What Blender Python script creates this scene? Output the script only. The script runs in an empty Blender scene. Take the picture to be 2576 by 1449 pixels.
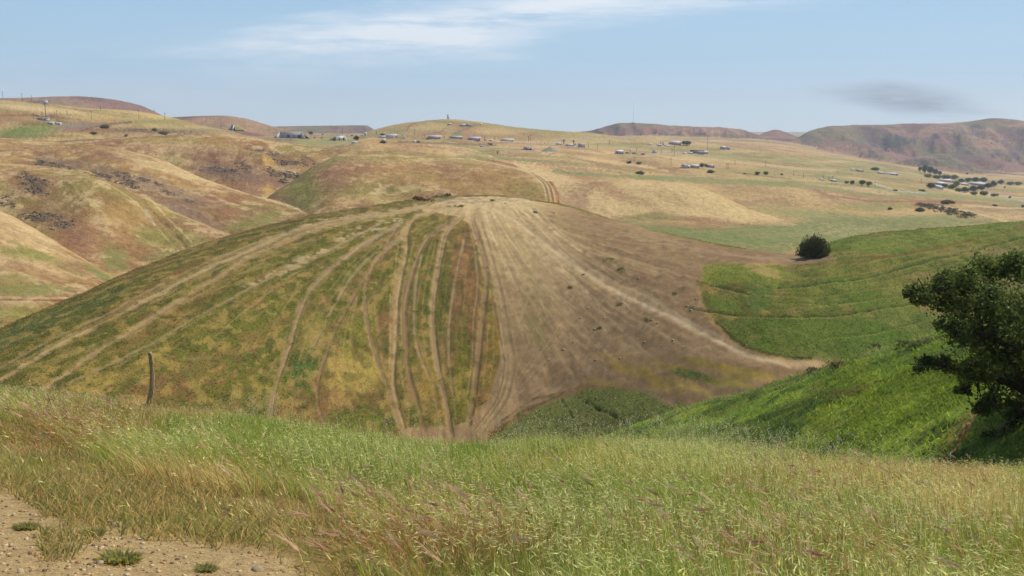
import bpy, math, random
import numpy as np
from mathutils import Vector, Matrix
random.seed(7); RNG = np.random.default_rng(11)
SC = bpy.context.scene
COL = SC.collection
# ------------------------------------------------------------------ camera, sky, sun, exposure
FPX = 2231.0; HOR = 330.0; CX, CY = 1288.0, 724.5          # reference picture is measured at 2576 x 1449
TH = math.atan((CY - HOR) / FPX); CT, ST = math.cos(TH), math.sin(TH)
cam = bpy.data.cameras.new('camera'); cam.sensor_width = 36; cam.lens = 36 * FPX / 2576
cam.clip_start = 0.1; cam.clip_end = 30000
co = bpy.data.objects.new('camera', cam); COL.objects.link(co)
co.location = (0, 0, 0); co.rotation_euler = (math.pi / 2 - TH, 0, 0)
SC.camera = co
SUN_EL, SUN_AZ = math.radians(52), math.radians(62)        # azimuth clockwise from the viewing direction (+Y)
SC.view_settings.view_transform = 'Standard'; SC.view_settings.look = 'None'
SC.view_settings.exposure = 0.26; SC.view_settings.gamma = 1
sl = bpy.data.lights.new('sun', 'SUN'); sl.energy = 3.9; sl.angle = math.radians(.55); sl.color = (1, .94, .82)
so = bpy.data.objects.new('sun', sl); COL.objects.link(so)
sd = Vector((math.sin(SUN_AZ) * math.cos(SUN_EL), math.cos(SUN_AZ) * math.cos(SUN_EL), math.sin(SUN_EL)))
so.rotation_euler = sd.to_track_quat('Z', 'Y').to_euler()

def make_world():
    w = bpy.data.worlds.new('World'); SC.world = w; w.use_nodes = True
    nt = w.node_tree; N = nt.nodes; L = nt.links; N.clear()
    out = N.new('ShaderNodeOutputWorld'); bg = N.new('ShaderNodeBackground'); L.new(bg.outputs[0], out.inputs[0])
    sky = N.new('ShaderNodeTexSky'); sky.sky_type = 'NISHITA'; sky.sun_disc = False
    sky.sun_elevation = SUN_EL; sky.sun_rotation = SUN_AZ; sky.altitude = 100
    sky.air_density = 1.0; sky.dust_density = .1; sky.ozone_density = 2.5
    tc = N.new('ShaderNodeTexCoord'); sep = N.new('ShaderNodeSeparateXYZ'); L.new(tc.outputs['Generated'], sep.inputs[0])
    def math_(op, a, b=None, c=None, cl=False):
        m = N.new('ShaderNodeMath'); m.operation = op; m.use_clamp = cl
        for i, v in enumerate((a, b, c)):
            if v is None: continue
            if isinstance(v, (int, float)): m.inputs[i].default_value = v
            else: L.new(v, m.inputs[i])
        return m.outputs[0]
    yy = math_('MAXIMUM', sep.outputs[1], .02)
    q = math_('DIVIDE', sep.outputs[0], yy); e = math_('DIVIDE', sep.outputs[2], yy)     # direction as azimuth / elevation tangents
    def ramp(v, a, b):
        r = N.new('ShaderNodeMapRange'); r.interpolation_type = 'SMOOTHSTEP'
        L.new(v, r.inputs[0]); r.inputs[1].default_value = a; r.inputs[2].default_value = b
        return r.outputs[0]
    def noise(sx, sy, sc, det, rot=0, rough=.55, off=0):
        c = N.new('ShaderNodeCombineXYZ'); L.new(q, c.inputs[0]); L.new(e, c.inputs[1]); c.inputs[2].default_value = off
        mp = N.new('ShaderNodeMapping'); L.new(c.outputs[0], mp.inputs[0])
        mp.inputs['Rotation'].default_value = (0, 0, rot); mp.inputs['Scale'].default_value = (sx, sy, 1)
        n = N.new('ShaderNodeTexNoise'); L.new(mp.outputs[0], n.inputs[0]); n.inputs['Scale'].default_value = sc
        n.inputs['Detail'].default_value = det; n.inputs['Roughness'].default_value = rough
        return n.outputs[0]
    # long cirrus band rising to the right, and faint veils
    # bands defined by elevation relative to a tilted line
    n1 = noise(1, 6, 3.0, 9, rot=-.13, rough=.6)
    n2 = noise(1, 9, 7.0, 9, rot=-.10, rough=.65, off=3)
    warp = math_('MULTIPLY', math_('SUBTRACT', n1, .5), .10)
    e2 = math_('ADD', e, warp)
    line = math_('MULTIPLY_ADD', q, .10, .118)               # band centre elevation
    line = math_('ADD', line, math_('MULTIPLY', ramp(q, -.1, .25), .018))
    d = math_('ABSOLUTE', math_('SUBTRACT', e2, line))
    hw = math_('MULTIPLY_ADD', ramp(q, -.42, -.08), .018, .008)
    band = math_('SUBTRACT', 1, math_('MINIMUM', math_('DIVIDE', d, math_('MULTIPLY', hw, 1.5)), 1))
    band = math_('MULTIPLY', band, math_('MULTIPLY', ramp(q, -.46, -.16), math_('SUBTRACT', 1, ramp(q, .18, .42))))
    band = math_('MULTIPLY', band, ramp(n2, .30, .60))
    line2 = math_('MULTIPLY_ADD', q, .09, .100)
    d2 = math_('ABSOLUTE', math_('SUBTRACT', e2, line2))
    veil = math_('SUBTRACT', 1, math_('MINIMUM', math_('DIVIDE', d2, .045), 1))
    veil = math_('MULTIPLY', veil, math_('SUBTRACT', 1, ramp(q, -.12, .10)))
    veil = math_('MULTIPLY', veil, ramp(n1, .35, .65))
    m = math_('ADD', math_('MULTIPLY', band, 1.0), math_('MULTIPLY', veil, .38), cl=True)
    m = math_('MULTIPLY', m, 1.15, cl=True)
    faint = math_('MULTIPLY', ramp(n1, .55, .8), .10)
    m = math_('ADD', m, faint, cl=True)
    # grey smoke-like cloud low on the right
    dq = math_('DIVIDE', math_('SUBTRACT', q, .435), .135)
    de = math_('DIVIDE', math_('SUBTRACT', math_('ADD', math_('MULTIPLY_ADD', warp, .35, e), math_('MULTIPLY', q, .12)), .086), .021)
    rr = math_('SQRT', math_('ADD', math_('MULTIPLY', dq, dq), math_('MULTIPLY', de, de)))
    smoke = math_('MULTIPLY', math_('SUBTRACT', 1, ramp(rr, .0, 1.0)), ramp(n2, .25, .65))
    mix = N.new('ShaderNodeMix'); mix.data_type = 'RGBA'
    cr = N.new('ShaderNodeValToRGB'); L.new(math_('MULTIPLY', e, 4.0, cl=True), cr.inputs[0]); cr.color_ramp.interpolation = 'EASE'
    el = cr.color_ramp.elements; el[0].position = 0; el[0].color = (.50,.60,.66,1); el[1].position = 1; el[1].color = (.17,.33,.55,1)
    x_ = el.new(.35); x_.color = (.31,.47,.61,1)
    sc_ = N.new('ShaderNodeVectorMath'); sc_.operation = 'SCALE'; L.new(cr.outputs[0], sc_.inputs[0]); sc_.inputs['Scale'].default_value = 9.4
    hz = N.new('ShaderNodeMix'); hz.data_type = 'RGBA'; L.new(math_('MULTIPLY', math_('SUBTRACT', 1, ramp(e, .25, .8)), .9), hz.inputs['Factor'])
    L.new(sky.outputs[0], hz.inputs['A']); L.new(sc_.outputs[0], hz.inputs['B'])
    L.new(m, mix.inputs['Factor']); L.new(hz.outputs['Result'], mix.inputs['A']); mix.inputs['B'].default_value = (5.9, 6.4, 6.9, 1)
    mix2 = N.new('ShaderNodeMix'); mix2.data_type = 'RGBA'
    L.new(math_('MULTIPLY', smoke, 1.35, cl=True), mix2.inputs['Factor']); L.new(mix.outputs['Result'], mix2.inputs['A']); mix2.inputs['B'].default_value = (2.0, 2.35, 2.7, 1)
    L.new(mix2.outputs['Result'], bg.inputs[0]); bg.inputs[1].default_value = 0.12
make_world()

# ------------------------------------------------------------------ maths helpers
def ray(px, py):
    xc = (np.asarray(px, float) - CX) / FPX; up = (CY - np.asarray(py, float)) / FPX
    dy = CT + up * ST
    return xc / dy, (-ST + up * CT) / dy
def pix(X, Y, Z):
    dep = np.maximum(Y * CT - Z * ST, .05)
    return CX + FPX * X / dep, CY - FPX * (Y * ST + Z * CT) / dep
def sm(a, b, v):
    t = np.clip((v - a) / (b - a), 0, 1); return t * t * (3 - 2 * t)
def pchip(x, y, xi):
    x = np.asarray(x, float); y = np.asarray(y, float); h = np.diff(x); d = np.diff(y) / h
    m = np.zeros_like(x); m[0] = d[0]; m[-1] = d[-1]
    for i in range(1, len(x) - 1):
        if d[i-1] * d[i] > 0:
            w1 = 2 * h[i] + h[i-1]; w2 = h[i] + 2 * h[i-1]
            m[i] = (w1 + w2) / (w1 / d[i-1] + w2 / d[i])
    xi = np.clip(xi, x[0], x[-1]); k = np.clip(np.searchsorted(x, xi) - 1, 0, len(x) - 2)
    t = (xi - x[k]) / h[k]; t2 = t * t; t3 = t2 * t
    return (2*t3-3*t2+1)*y[k] + (t3-2*t2+t)*h[k]*m[k] + (-2*t3+3*t2)*y[k+1] + (t3-t2)*h[k]*m[k+1]
_P = np.random.default_rng(5).random((256, 256)).astype(np.float32)
def vn(x, y, s=0):
    x = np.asarray(x) + s * 17.31; y = np.asarray(y) + s * 9.77
    xi = np.floor(x).astype(np.int64); yi = np.floor(y).astype(np.int64)
    fx = (x - xi).astype(np.float32); fy = (y - yi).astype(np.float32)
    fx = fx*fx*(3-2*fx); fy = fy*fy*(3-2*fy)
    a = _P[xi & 255, yi & 255]; b = _P[(xi+1) & 255, yi & 255]; c = _P[xi & 255, (yi+1) & 255]; d = _P[(xi+1) & 255, (yi+1) & 255]
    return (a*(1-fx)+b*fx)*(1-fy) + (c*(1-fx)+d*fx)*fy
def fbm(x, y, wl, oct=4, s=0, g=.5):
    """0..1 fractal noise; wl = wavelength in metres of the coarsest octave"""
    v = 0; a = 1; t = 0; f = 1.0 / wl
    for o in range(oct):
        v = v + a * vn(x*f + y*f*.31, y*f - x*f*.31, s + o*3.1); t += a; a *= g; f *= 2.03
    return v / t
KALB = .80
def C(r, g, b):
    c = np.array([r, g, b]) / 255.; c = np.where(c <= .04045, c/12.92, ((c+.055)/1.055)**2.4)
    k = .06 if g > r else 0.
    if g > r: c = c * np.array([1.22, 1.0, 1.0])
    l_ = c @ np.array([.3, .6, .1]); c = np.maximum(l_ + (c-l_)*1.06, .004)
    c = c * (1-k) + c @ np.array([.30, .6, .10]) * k
    return (c * KALB).astype(np.float32)

# ------------------------------------------------------------------ terrain: ridges (picture x, picture y, distance in m)
BX = [-1200, 0, 500, 900, 1250, 1600, 1900, 2250, 2576, 3800]
BASE = [(20,  [1500]*10), (60, [1500]*10), (110, [1290]*10), (200, [1000,960,900,860,820,800,800,800,800,800]),
 (330, [900,880,800,680,600,598,622,650,660,680]),
 (450, [800,780,700,600,560,543,550,572,590,620]),
 (600, [600,600,560,500,480,480,492,515,545,570]),
 (750, [480,450,440,430,420,440,456,482,520,545]),
 (950, [400,372,362,367,372,386,415,455,497,520]),
 (1300,[360,352,344,351,353,357,377,430,470,490]),
 (1800,[340,338,337,342,348,351,364,418,442,450]),
 (2600,[334,334,334,337,340,341,347,402,415,420]),
 (4500,[333,333,333,335,336,336,337,375,380,385]),
 (9000,[332]*10)]
_by = np.array([b[0] for b in BASE], float)
_bz = []
for Yb, ys in BASE:
    qq, ee = ray(BX, ys); _bz.append((qq, ee * Yb))
def base_z(q, Y):
    zs = [np.interp(q, a, b) for a, b in _bz] if np.ndim(q) == 0 else None
    lt = np.log(np.clip(Y, 20, 9000)); ly = np.log(_by)
    k = np.clip(np.searchsorted(ly, lt) - 1, 0, len(ly) - 2)
    t = (lt - ly[k]) / (ly[k+1] - ly[k]); t = t*.5 + .5*t*t*(3-2*t)
    Z = np.stack([pchip(a, b, q) for a, b in _bz])
    flat = np.broadcast_to(k, np.shape(q) if np.ndim(q) else ())
    z0 = np.take_along_axis(Z, flat[None], 0)[0]; z1 = np.take_along_axis(Z, flat[None] + 1, 0)[0]
    return z0 * (1 - t) + z1 * t
LAY = []
def layer(name, obj, pts, S, c, Sb, cb, amp=(0, 30), ev=0):
    x = [p[0] for p in pts]; y = [p[1] for p in pts]; Y = [p[2] for p in pts]
    q, e = ray(x, y)
    o = np.argsort(q); LAY.append(dict(name=name, obj=obj, q=q[o], e=e[o], Y=np.array(Y, float)[o], S=S, c=c, Sb=Sb, cb=cb, amp=amp, ev=ev))
# brow of the meadow we stand in
layer('F', 'ground', [(-2500,910,20),(-600,955,20),(0,1006,21),(150,1022,21),(300,1042,21),(420,1056,21.5),(600,1068,22),(830,1100,23),(1100,1134,24),(1250,1138,24),(1400,1128,24),(1580,1130,24),(1750,1135,24),(1900,1152,23),(2100,1175,22),(2300,1192,21),(2576,1205,20),(3200,1150,20),(5000,1050,20)], 0,0,.55,7)
layer('N', 'grassy_slope', [(1100,1400,100),(1350,1210,100),(1500,1115,98),(1580,1078,96),(1700,1032,93),(1850,990,90),(2040,930,84),(2120,905,80),(2350,838,74),(2576,770,68),(2900,660,62),(3800,500,60),(5000,400,60)], .235, 9, .6, 5, (.5, 9))
layer('B', 'dirt_hill', [(-2500,1500,110),(-700,1100,120),(-300,950,130),(-120,880,140),(0,826,150),(60,800,155),(120,775,160),(200,742,167),(300,695,176),(400,655,186),(500,618,196),(600,587,205),(700,560,214),(780,542,220),(860,530,226),(950,516,232),(1050,501,238),(1130,493,241),(1220,491,241),(1300,497,238),(1420,516,230),(1550,555,215),(1700,592,198),(1850,622,184),(1930,633,178),(1990,641,176),(2040,632,178),(2100,606,184),(2200,586,190),(2300,577,196),(2420,568,202),(2576,556,205),(2900,500,210),(4200,420,210)], .50, 42, .55, 25, (.8, 30))
layer('L1', 'rolling_hills', [(-1800,300,260),(-500,400,262),(-150,480,262),(0,530,260),(60,560,258),(130,601,255),(200,645,250),(250,674,246),(290,697,240),(400,770,230),(520,900,220),(700,1100,220)], .42, 22, .45, 20, (3, 40))
layer('L2', 'rolling_hills', [(-1800,330,320),(-500,380,330),(-100,408,340),(0,412,342),(60,415,342),(130,421,342),(200,428,340),(260,446,338),(330,481,334),(400,515,328),(470,545,320),(530,570,312),(585,592,305),(680,650,295),(800,760,290),(1000,900,290)], .42, 30, .45, 22, (5, 45))
layer('L3', 'rolling_hills', [(-1800,300,430),(-400,330,430),(0,347,430),(100,355,430),(200,360,428),(300,373,424),(400,400,418),(500,445,408),(600,480,398),(680,503,388),(740,522,378),(785,537,370),(860,580,360),(960,680,350),(1100,800,350)], .42, 32, .45, 25, (6.5, 55))
layer('L4', 'rolling_hills', [(-1800,420,560),(-300,400,560),(0,372,560),(130,357,560),(260,349,560),(380,345,560),(540,337,560),(620,345,560),(720,360,555),(850,374,545),(1000,380,540),(1100,388,535),(1180,400,530),(1260,420,520),(1380,470,500),(1500,560,480),(1700,700,480)], .40, 32, .35, 60, (8, 60))
layer('L5', 'rolling_hills', [(450,800,360),(560,640,385),(620,560,400),(680,492,415),(735,455,425),(800,412,435),(850,394,440),(930,389,445),(1050,391,450),(1180,400,448),(1270,418,440),(1340,436,428),(1385,466,412),(1410,505,398),(1430,560,380),(1500,700,360)], .40, 30, .40, 30, (4.5, 50))
layer('R1', 'valley_floor', [(1100,560,520),(1250,480,520),(1400,455,520),(1560,452,515),(1640,455,508),(1720,463,500),(1800,486,485),(1880,524,462),(1975,556,440),(2060,600,420),(2200,700,420)], .34, 34, .55, 18, (3, 60))
layer('R2', 'valley_floor', [(1600,560,620),(1760,500,620),(1880,473,615),(1990,466,605),(2060,482,590),(2130,508,565),(2170,522,550),(2260,560,530),(2400,640,530)], .28, 34, .5, 18, (3, 60))
layer('R4', 'valley_floor', [(1900,640,560),(2100,545,600),(2200,505,640),(2300,500,640),(2400,512,600),(2470,530,560),(2530,552,520),(2600,600,500),(2800,700,500)], .18, 22, .3, 22, (1, 40))
layer('M1', 'valley_floor', [(700,420,700),(850,372,700),(930,347,690),(985,349,690),(1060,358,680),(1170,372,665),(1242,394,650),(1320,430,640),(1450,500,640)], .14, 40, .2, 40, (2, 60))
layer('M2', 'valley_floor', [(1100,440,760),(1200,392,760),(1290,379,760),(1400,381,760),(1477,386,755),(1504,396,745),(1543,408,730),(1602,427,710),(1700,455,690),(1900,560,690)], .12, 40, .2, 40, (2, 60))
layer('L6', 'rolling_hills', [(-2500,180,850),(-400,235,860),(0,252,880),(120,262,890),(230,273,900),(330,279,910),(440,298,930),(520,318,950),(620,340,970),(800,380,980),(1100,420,980)], .24, 90, .3, 60, (6, 110))
layer('T', 'rolling_hills', [(760,380,1200),(880,352,1220),(940,327,1230),(1020,309,1240),(1080,303,1245),(1127,299.5,1250),(1200,306,1250),(1300,320,1250),(1400,329,1250),(1480,334,1250),(1560,344,1260),(1680,352,1260),(1800,362,1280),(2000,390,1300),(2200,460,1300)], .20, 90, .2, 80, (7, 140))
layer('K1', 'distant_hills', [(-2500,260,1900),(-300,256,1900),(0,247,1900),(50,246,1900),(190,242,1900),(250,246,1900),(350,264,1900),(390,281,1900),(430,300,1900),(520,320,1900),(700,345,1900)], .22, 90, .2, 90, (12, 220))
layer('K2', 'distant_hills', [(200,330,1500),(380,305,1500),(440,295,1500),(560,291,1500),(610,297,1500),(690,319,1500),(760,334,1500),(900,360,1500)], .2, 90, .2, 90, (8, 200))
layer('K3', 'distant_hills', [(400,330,2700),(600,322,2700),(700,318,2700),(820,316,2700),(920,315,2700),(945,327,2700),(1000,335,2700),(1200,345,2700)], .25, 60, .2, 90, (6, 240))
layer('K4', 'distant_hills', [(1250,350,2500),(1400,336,2500),(1480,330,2500),(1530,316,2500),(1565,309,2500),(1640,311,2500),(1700,317,2500),(1800,320,2500),(1860,325,2500),(1910,339,2450),(1990,350,2400),(2100,375,2400)], .30, 90, .2, 90, (34, 210), 1)
layer('K5', 'distant_hills', [(1750,352,2800),(1850,347,2800),(1905,341,2800),(1930,331,2800),(1952,326,2800),(1975,332,2800),(2010,344,2800),(2060,348,2800),(2200,360,2800)], .3, 50, .25, 60, (12, 200))
layer('K6', 'distant_hills', [(1850,420,2300),(1960,365,2350),(2010,345,2400),(2040,328,2450),(2090,318,2500),(2150,315,2550),(2230,313,2600),(2300,311,2600),(2370,309,2600),(2430,305,2600),(2500,297,2600),(2540,300,2600),(2600,306,2600),(3000,290,2600),(4500,300,2600)], .30, 60, .25, 90, (75, 380), 1)
layer('K9', 'distant_hills', [(1880,470,2150),(1960,418,2150),(2030,388,2170),(2075,366,2190),(2120,356,2200),(2180,366,2200),(2240,384,2190),(2330,404,2180),(2440,430,2150),(2576,460,2150)], .26, 60, .3, 60, (55, 300), 1)
layer('K10', 'distant_hills', [(2100,470,2000),(2200,424,2000),(2290,398,2010),(2370,386,2020),(2440,388,2020),(2520,402,2010),(2600,424,2000),(2800,450,2000)], .26, 50, .3, 60, (50, 260), 1)
layer('K7', 'distant_hills', [(1700,420,1500),(1850,400,1500),(1960,388,1520),(2080,396,1520),(2180,408,1500),(2300,428,1450),(2420,455,1400),(2500,480,1400),(2700,520,1400)], .18, 60, .2, 60, (5, 140))
layer('K8', 'distant_hills', [(2200,480,1700),(2300,440,1750),(2320,424,1800),(2400,420,1850),(2480,428,1850),(2576,440,1850),(2800,450,1850),(4000,440,1850)], .2, 60, .2, 60, (16, 200), 1)
NL = len(LAY)
LN = {l['name']: i for i, l in enumerate(LAY)}
def terrain(q, Y):
    """height and owner of every (azimuth tangent, distance); arrays of equal shape"""
    X = q * Y
    z = base_z(q, Y) + (fbm(X, Y, 90, 4, 1) - .5) * np.clip((Y - 300) / 100, 0, 1) * np.clip(Y * .006, 0, 7)
    best = z.copy(); own = np.full(z.shape, -1, np.int8)
    r = np.clip(.012 * Y, .3, 9)
    for i, l in enumerate(LAY):
        E = pchip(l['q'], l['e'], q); YR = pchip(l['q'], l['Y'], q)
        E = E - 1.2 * (np.maximum(l['q'][0]-q, 0)*(l['q'][0] > -.8) + np.maximum(q-l['q'][-1], 0)*(l['q'][-1] < .8))
        d = Y - YR
        if l['name'] == 'F':
            s = np.clip(Y / YR, 0, 1)
            front = 1.35 * (1 - s) ** 2.5
            back = l['Sb'] * (np.sqrt(d*d + l['cb']**2) - l['cb'])
            drop = np.where(d < 0, front, back)
        else:
            S = np.where(d < 0, l['S'], l['Sb']); c = np.where(d < 0, l['c'], l['cb'])
            drop = S * (np.sqrt(d*d + c*c) - c)
        zl = Y * E - drop
        a, wl = l['amp']
        if a:
            # relief grows away from the crest line so the skyline keeps its drawn shape
            g = np.clip(np.abs(d) / (wl * .9), 0, 1)
            if l['ev']:
                n = 1 - np.abs(2 * fbm(X, Y*.45, wl, 6, 30 + i, .55) - 1) * 4.0       # eroded: sharp spurs and gullies
                zl = zl + a * g * (n - .55)
            else:
                zl = zl + a * g * 2 * (fbm(X, Y*.8, wl, 4, 30 + i, .45) - .5)
        dd = np.clip(r - np.abs(z - zl), 0, None) / r
        own = np.where(zl > best, i, own); best = np.maximum(best, zl)
        z = np.maximum(z, zl) + dd * dd * r * .25 * .5
    # fine roughness of turf and soil
    z = z + (fbm(X, Y, 3.0, 3, 77) - .5) * np.clip((Y - 50) / 60, 0, 1) * np.clip(.0022 * Y, 0, 1.3)
    return z, own

def smooth_steps():
    rows = []; Y = .5
    while Y < 8500:
        rows.append(Y)
        k = .03 if Y < 26 else .014 if Y < 45 else .0065 if Y < 105 else .0030 if Y < 260 else .0033 if Y < 600 else .0046 if Y < 1400 else .006 if Y < 2900 else .05
        Y *= 1 + k
    return np.array(rows)
ROWS = smooth_steps()
_in = np.linspace(-1400, 1400, 1230) / FPX
_out = np.array([.66, .70, .75, .82, .9, 1.0, 1.15, 1.35, 1.6, 2.0, 2.6, 3.6])
COLS = np.concatenate([-_out[::-1], _in, _out])
QG, YG = np.meshgrid(COLS, ROWS)
ZG, OWN = terrain(QG, YG)
XG = QG * YG
PX, PY = pix(XG, YG, ZG)
print('terrain grid', ZG.shape)

def height(X, Y):
    X = np.atleast_1d(np.asarray(X, float)); Y = np.atleast_1d(np.asarray(Y, float))
    """bilinear lookup in the finished grid"""
    q = X / np.maximum(Y, .5)
    i = np.clip(np.searchsorted(ROWS, Y) - 1, 0, len(ROWS) - 2); j = np.clip(np.searchsorted(COLS, q) - 1, 0, len(COLS) - 2)
    ty = np.clip((Y - ROWS[i]) / (ROWS[i+1] - ROWS[i]), 0, 1); tx = np.clip((q - COLS[j]) / (COLS[j+1] - COLS[j]), 0, 1)
    return (ZG[i,j]*(1-tx) + ZG[i,j+1]*tx)*(1-ty) + (ZG[i+1,j]*(1-tx) + ZG[i+1,j+1]*tx)*ty
def at(px, py, ymin=30):
    """the ground point seen at a picture position"""
    q, e = ray(px, py); q = float(q); e = float(e)
    Ys = ROWS[ROWS >= ymin]; z = height(q * Ys, Ys); el = z / Ys
    hit = np.nonzero(el >= e)[0]
    k = hit[0] if len(hit) else int(np.argmax(el))
    Yh = Ys[k]
    if len(hit) and k > 0:
        t = (e - el[k-1]) / max(el[k] - el[k-1], 1e-9); Yh = Ys[k-1] + t * (Ys[k] - Ys[k-1])
    return Vector((q * Yh, Yh, float(height(q * Yh, Yh)[0])))

# ------------------------------------------------------------------ ground cover colours
TAN, PALE, BRN, RED = C(202,168,120), C(224,194,144), C(152,116,82), C(158,116,90)
GRN, OLV, MAU, DRK = C(128,142,74), C(160,148,84), C(152,122,108), C(96,80,66)
CG = np.zeros(ZG.shape + (3,), np.float32); DZ = np.zeros(ZG.shape, np.float32)
def base_paint():
    n1 = fbm(XG, YG, 70, 5, 5); n2 = fbm(XG, YG, 38, 5, 9); n3 = fbm(XG, YG, 14, 4, 13); n4 = fbm(XG, YG, 5, 3, 17); n5 = fbm(XG, YG*.8, 1.3, 2, 19)
    wf = fbm(XG, YG, 260, 5, 21); wg = fbm(XG, YG, 150, 5, 25)
    def mixc(c, d, w): return c * (1 - w[..., None]) + d * w[..., None]
    for i in range(-1, NL):
        M = OWN == i
        if not M.any(): continue
        nm = LAY[i]['name'] if i >= 0 else 'base'
        ff = (n5[M]-.5)*.3; a, b, c3, c4, f, g = n1[M]+ff, n2[M]-ff, n3[M]+ff, n4[M]-ff, wf[M]+ff*.6, wg[M]-ff*.6
        one = np.ones((M.sum(), 1), np.float32)
        if nm == 'F':
            col = one * C(150,125,80); col = mixc(col, C(125,120,60), sm(.4,.6,c4))
        elif nm == 'N':
            col = one * C(112,146,56); col = mixc(col, C(82,110,44), sm(.45,.6,c3)); col = mixc(col, C(130,160,58), sm(.46,.6,c4)); col = mixc(col, C(74,100,42), .7*sm(.5,.62,fbm(XG[M]*.5+YG[M]*.4, YG[M]*1.4-XG[M]*.4, 7, 4, 48)))
        elif nm == 'B':
            col = one * C(114,110,50); col = mixc(col, C(98,106,46), .5*sm(.42,.6,b)); col = mixc(col, C(128,96,58), .4*sm(.46,.62,a)); col = mixc(col, C(140,124,66), .25*sm(.5,.66,c4))
        elif nm in ('L1','L2','L3','L4','L5'):
            col = one * TAN; col = mixc(col, BRN, .85*sm(.44,.62,b)); col = mixc(col, C(186,150,98), sm(.45,.6,c3)); col = mixc(col, RED, .6*sm(.52,.66,a))
            col = mixc(col, C(150,146,80), .55*sm(.52,.66,fbm(XG[M],YG[M],50,4,44)))
            col = mixc(col, PALE, .6*sm(.5,.62,c4)); col = mixc(col, C(150,112,74), .5*sm(.5,.62,fbm(XG[M]*.6,YG[M],8,3,47)))
        elif nm in ('L6','T','M1','M2'):
            col = one * C(202,168,116); col = mixc(col, C(172,134,96), .9*sm(.46,.6,g)); col = mixc(col, PALE, .7*sm(.5,.66,a)); col = mixc(col, C(158,148,92), .55*sm(.52,.64,f)); col = mixc(col, C(156,120,90), .6*sm(.5,.62,b)); col = mixc(col, C(210,180,128), .4*sm(.5,.6,c3))
        elif nm in ('R1','R2','R4','base','K7'):
            col = one * C(196,164,112); col = mixc(col, C(166,130,92), .9*sm(.46,.6,g)); col = mixc(col, PALE, .7*sm(.5,.66,a)); col = mixc(col, C(146,144,88), .85*sm(.48,.6,f))
            col = mixc(col, C(150,116,88), .5*sm(.5,.62,b)); col = mixc(col, C(206,176,124), .4*sm(.5,.6,c3))
        else:
            col = one * C(156,118,98); col = mixc(col, C(132,122,84), .8*sm(.46,.6,g)); col = mixc(col, C(184,146,112), .7*sm(.5,.66,f)); col = mixc(col, C(124,94,88), .8*sm(.5,.6,a))
        CG[M] = col
base_paint()
WARPX = (fbm(XG, YG, 9, 3, 51) - .5); WARPY = (fbm(XG, YG, 9, 3, 57) - .5)
GRIT = fbm(XG, YG, 1.6, 3, 61); FINE = fbm(XG, YG*.7, .9, 2, 65); FF = FINE.ravel()
LSETS = {}
def sel(layers):
    if layers not in LSETS:
        M = np.zeros(ZG.shape, bool)
        for n in layers.split():
            M |= OWN == (-1 if n == 'base' else LN[n])
        idx = np.nonzero(M.ravel())[0]
        LSETS[layers] = (idx, PX.ravel()[idx], PY.ravel()[idx])
    return LSETS[layers]
CF = CG.reshape(-1, 3); DF = DZ.ravel(); WXF = WARPX.ravel(); WYF = WARPY.ravel(); GF = GRIT.ravel()
BARE = np.zeros(ZG.size, np.float32); BON = [False]
def apply(idx, w, col, dz=0):
    if BON[0]:
        if col.ndim == 1 and col[1] > col[0]*.80: BARE[idx] *= (1-w)
        else: BARE[idx] = np.maximum(BARE[idx], w)
    CF[idx] = CF[idx] * (1 - w[:, None]) + col * w[:, None]
    if dz: DF[idx] += (w * dz).astype(np.float32)
def spline(pts, n=8):
    p = np.array(pts, float); t = np.arange(len(p)); ti = np.linspace(0, len(p)-1, (len(p)-1)*n+1)
    P0 = np.vstack([2*p[0]-p[1], p, 2*p[-1]-p[-2]])
    out = []
    for u in ti:
        k = min(int(u), len(p)-2); f = u-k; a,b,c,d = P0[k],P0[k+1],P0[k+2],P0[k+3]
        out.append(.5*((2*b)+(-a+c)*f+(2*a-5*b+4*c-d)*f*f+(-a+3*b-3*c+d)*f**3))
    return np.array(out)
def line(layers, pts, w, col, st=1., warp=4, dz=0, grit=.6, taper=0, soft=.45, n=5, col2=None, speck=0):
    """a track, rut or bank following the ground: w = half-to-half width where it lies"""
    idx, x, y = sel(layers); p = spline(pts, n)
    pad = w * 2 + warp
    m = (x > p[:,0].min()-pad) & (x < p[:,0].max()+pad) & (y > p[:,1].min()-pad) & (y < p[:,1].max()+pad)
    idx = idx[m]; x = x[m] + WXF[idx]*warp; y = y[m] + WYF[idx]*warp
    if not len(idx): return
    best = np.full(len(idx), 1e9); along = np.zeros(len(idx)); L = len(p)-1
    for k in range(L):
        a = p[k]; b = p[k+1]; lo = np.minimum(a,b)-pad; hi = np.maximum(a,b)+pad
        s = np.nonzero((x>lo[0])&(x<hi[0])&(y>lo[1])&(y<hi[1]))[0]
        if not len(s): continue
        ab = b-a; t = np.clip(((x[s]-a[0])*ab[0]+(y[s]-a[1])*ab[1])/max(ab@ab,1e-6),0,1)
        d = np.hypot(x[s]-a[0]-t*ab[0], y[s]-a[1]-t*ab[1]); g = d < best[s]
        best[s[g]] = d[g]; along[s[g]] = (k+t[g])/L
    ww = (w*.46 if w < 7 else w*.26+1.4)*(1 - taper*along)*(.7+.6*fbm(XG.ravel()[idx], YG.ravel()[idx], 11, 2, 66))
    best = best + (GF[idx]-.5)*min(w, 12)*.55
    v = 1 - sm(ww*(1-soft), ww*(1+soft)+.6, best)
    v = v * st * (1-grit*.9*sm(.45,.75,GF[idx]))
    v *= sm(0,.02,along+.01)
    if speck: v *= sm(.50, .60, GF[idx])
    k = v > .01; cc = col if col2 is None else col*(1-along[k,None])+col2*along[k,None]
    apply(idx[k], v[k], cc, dz)
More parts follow.
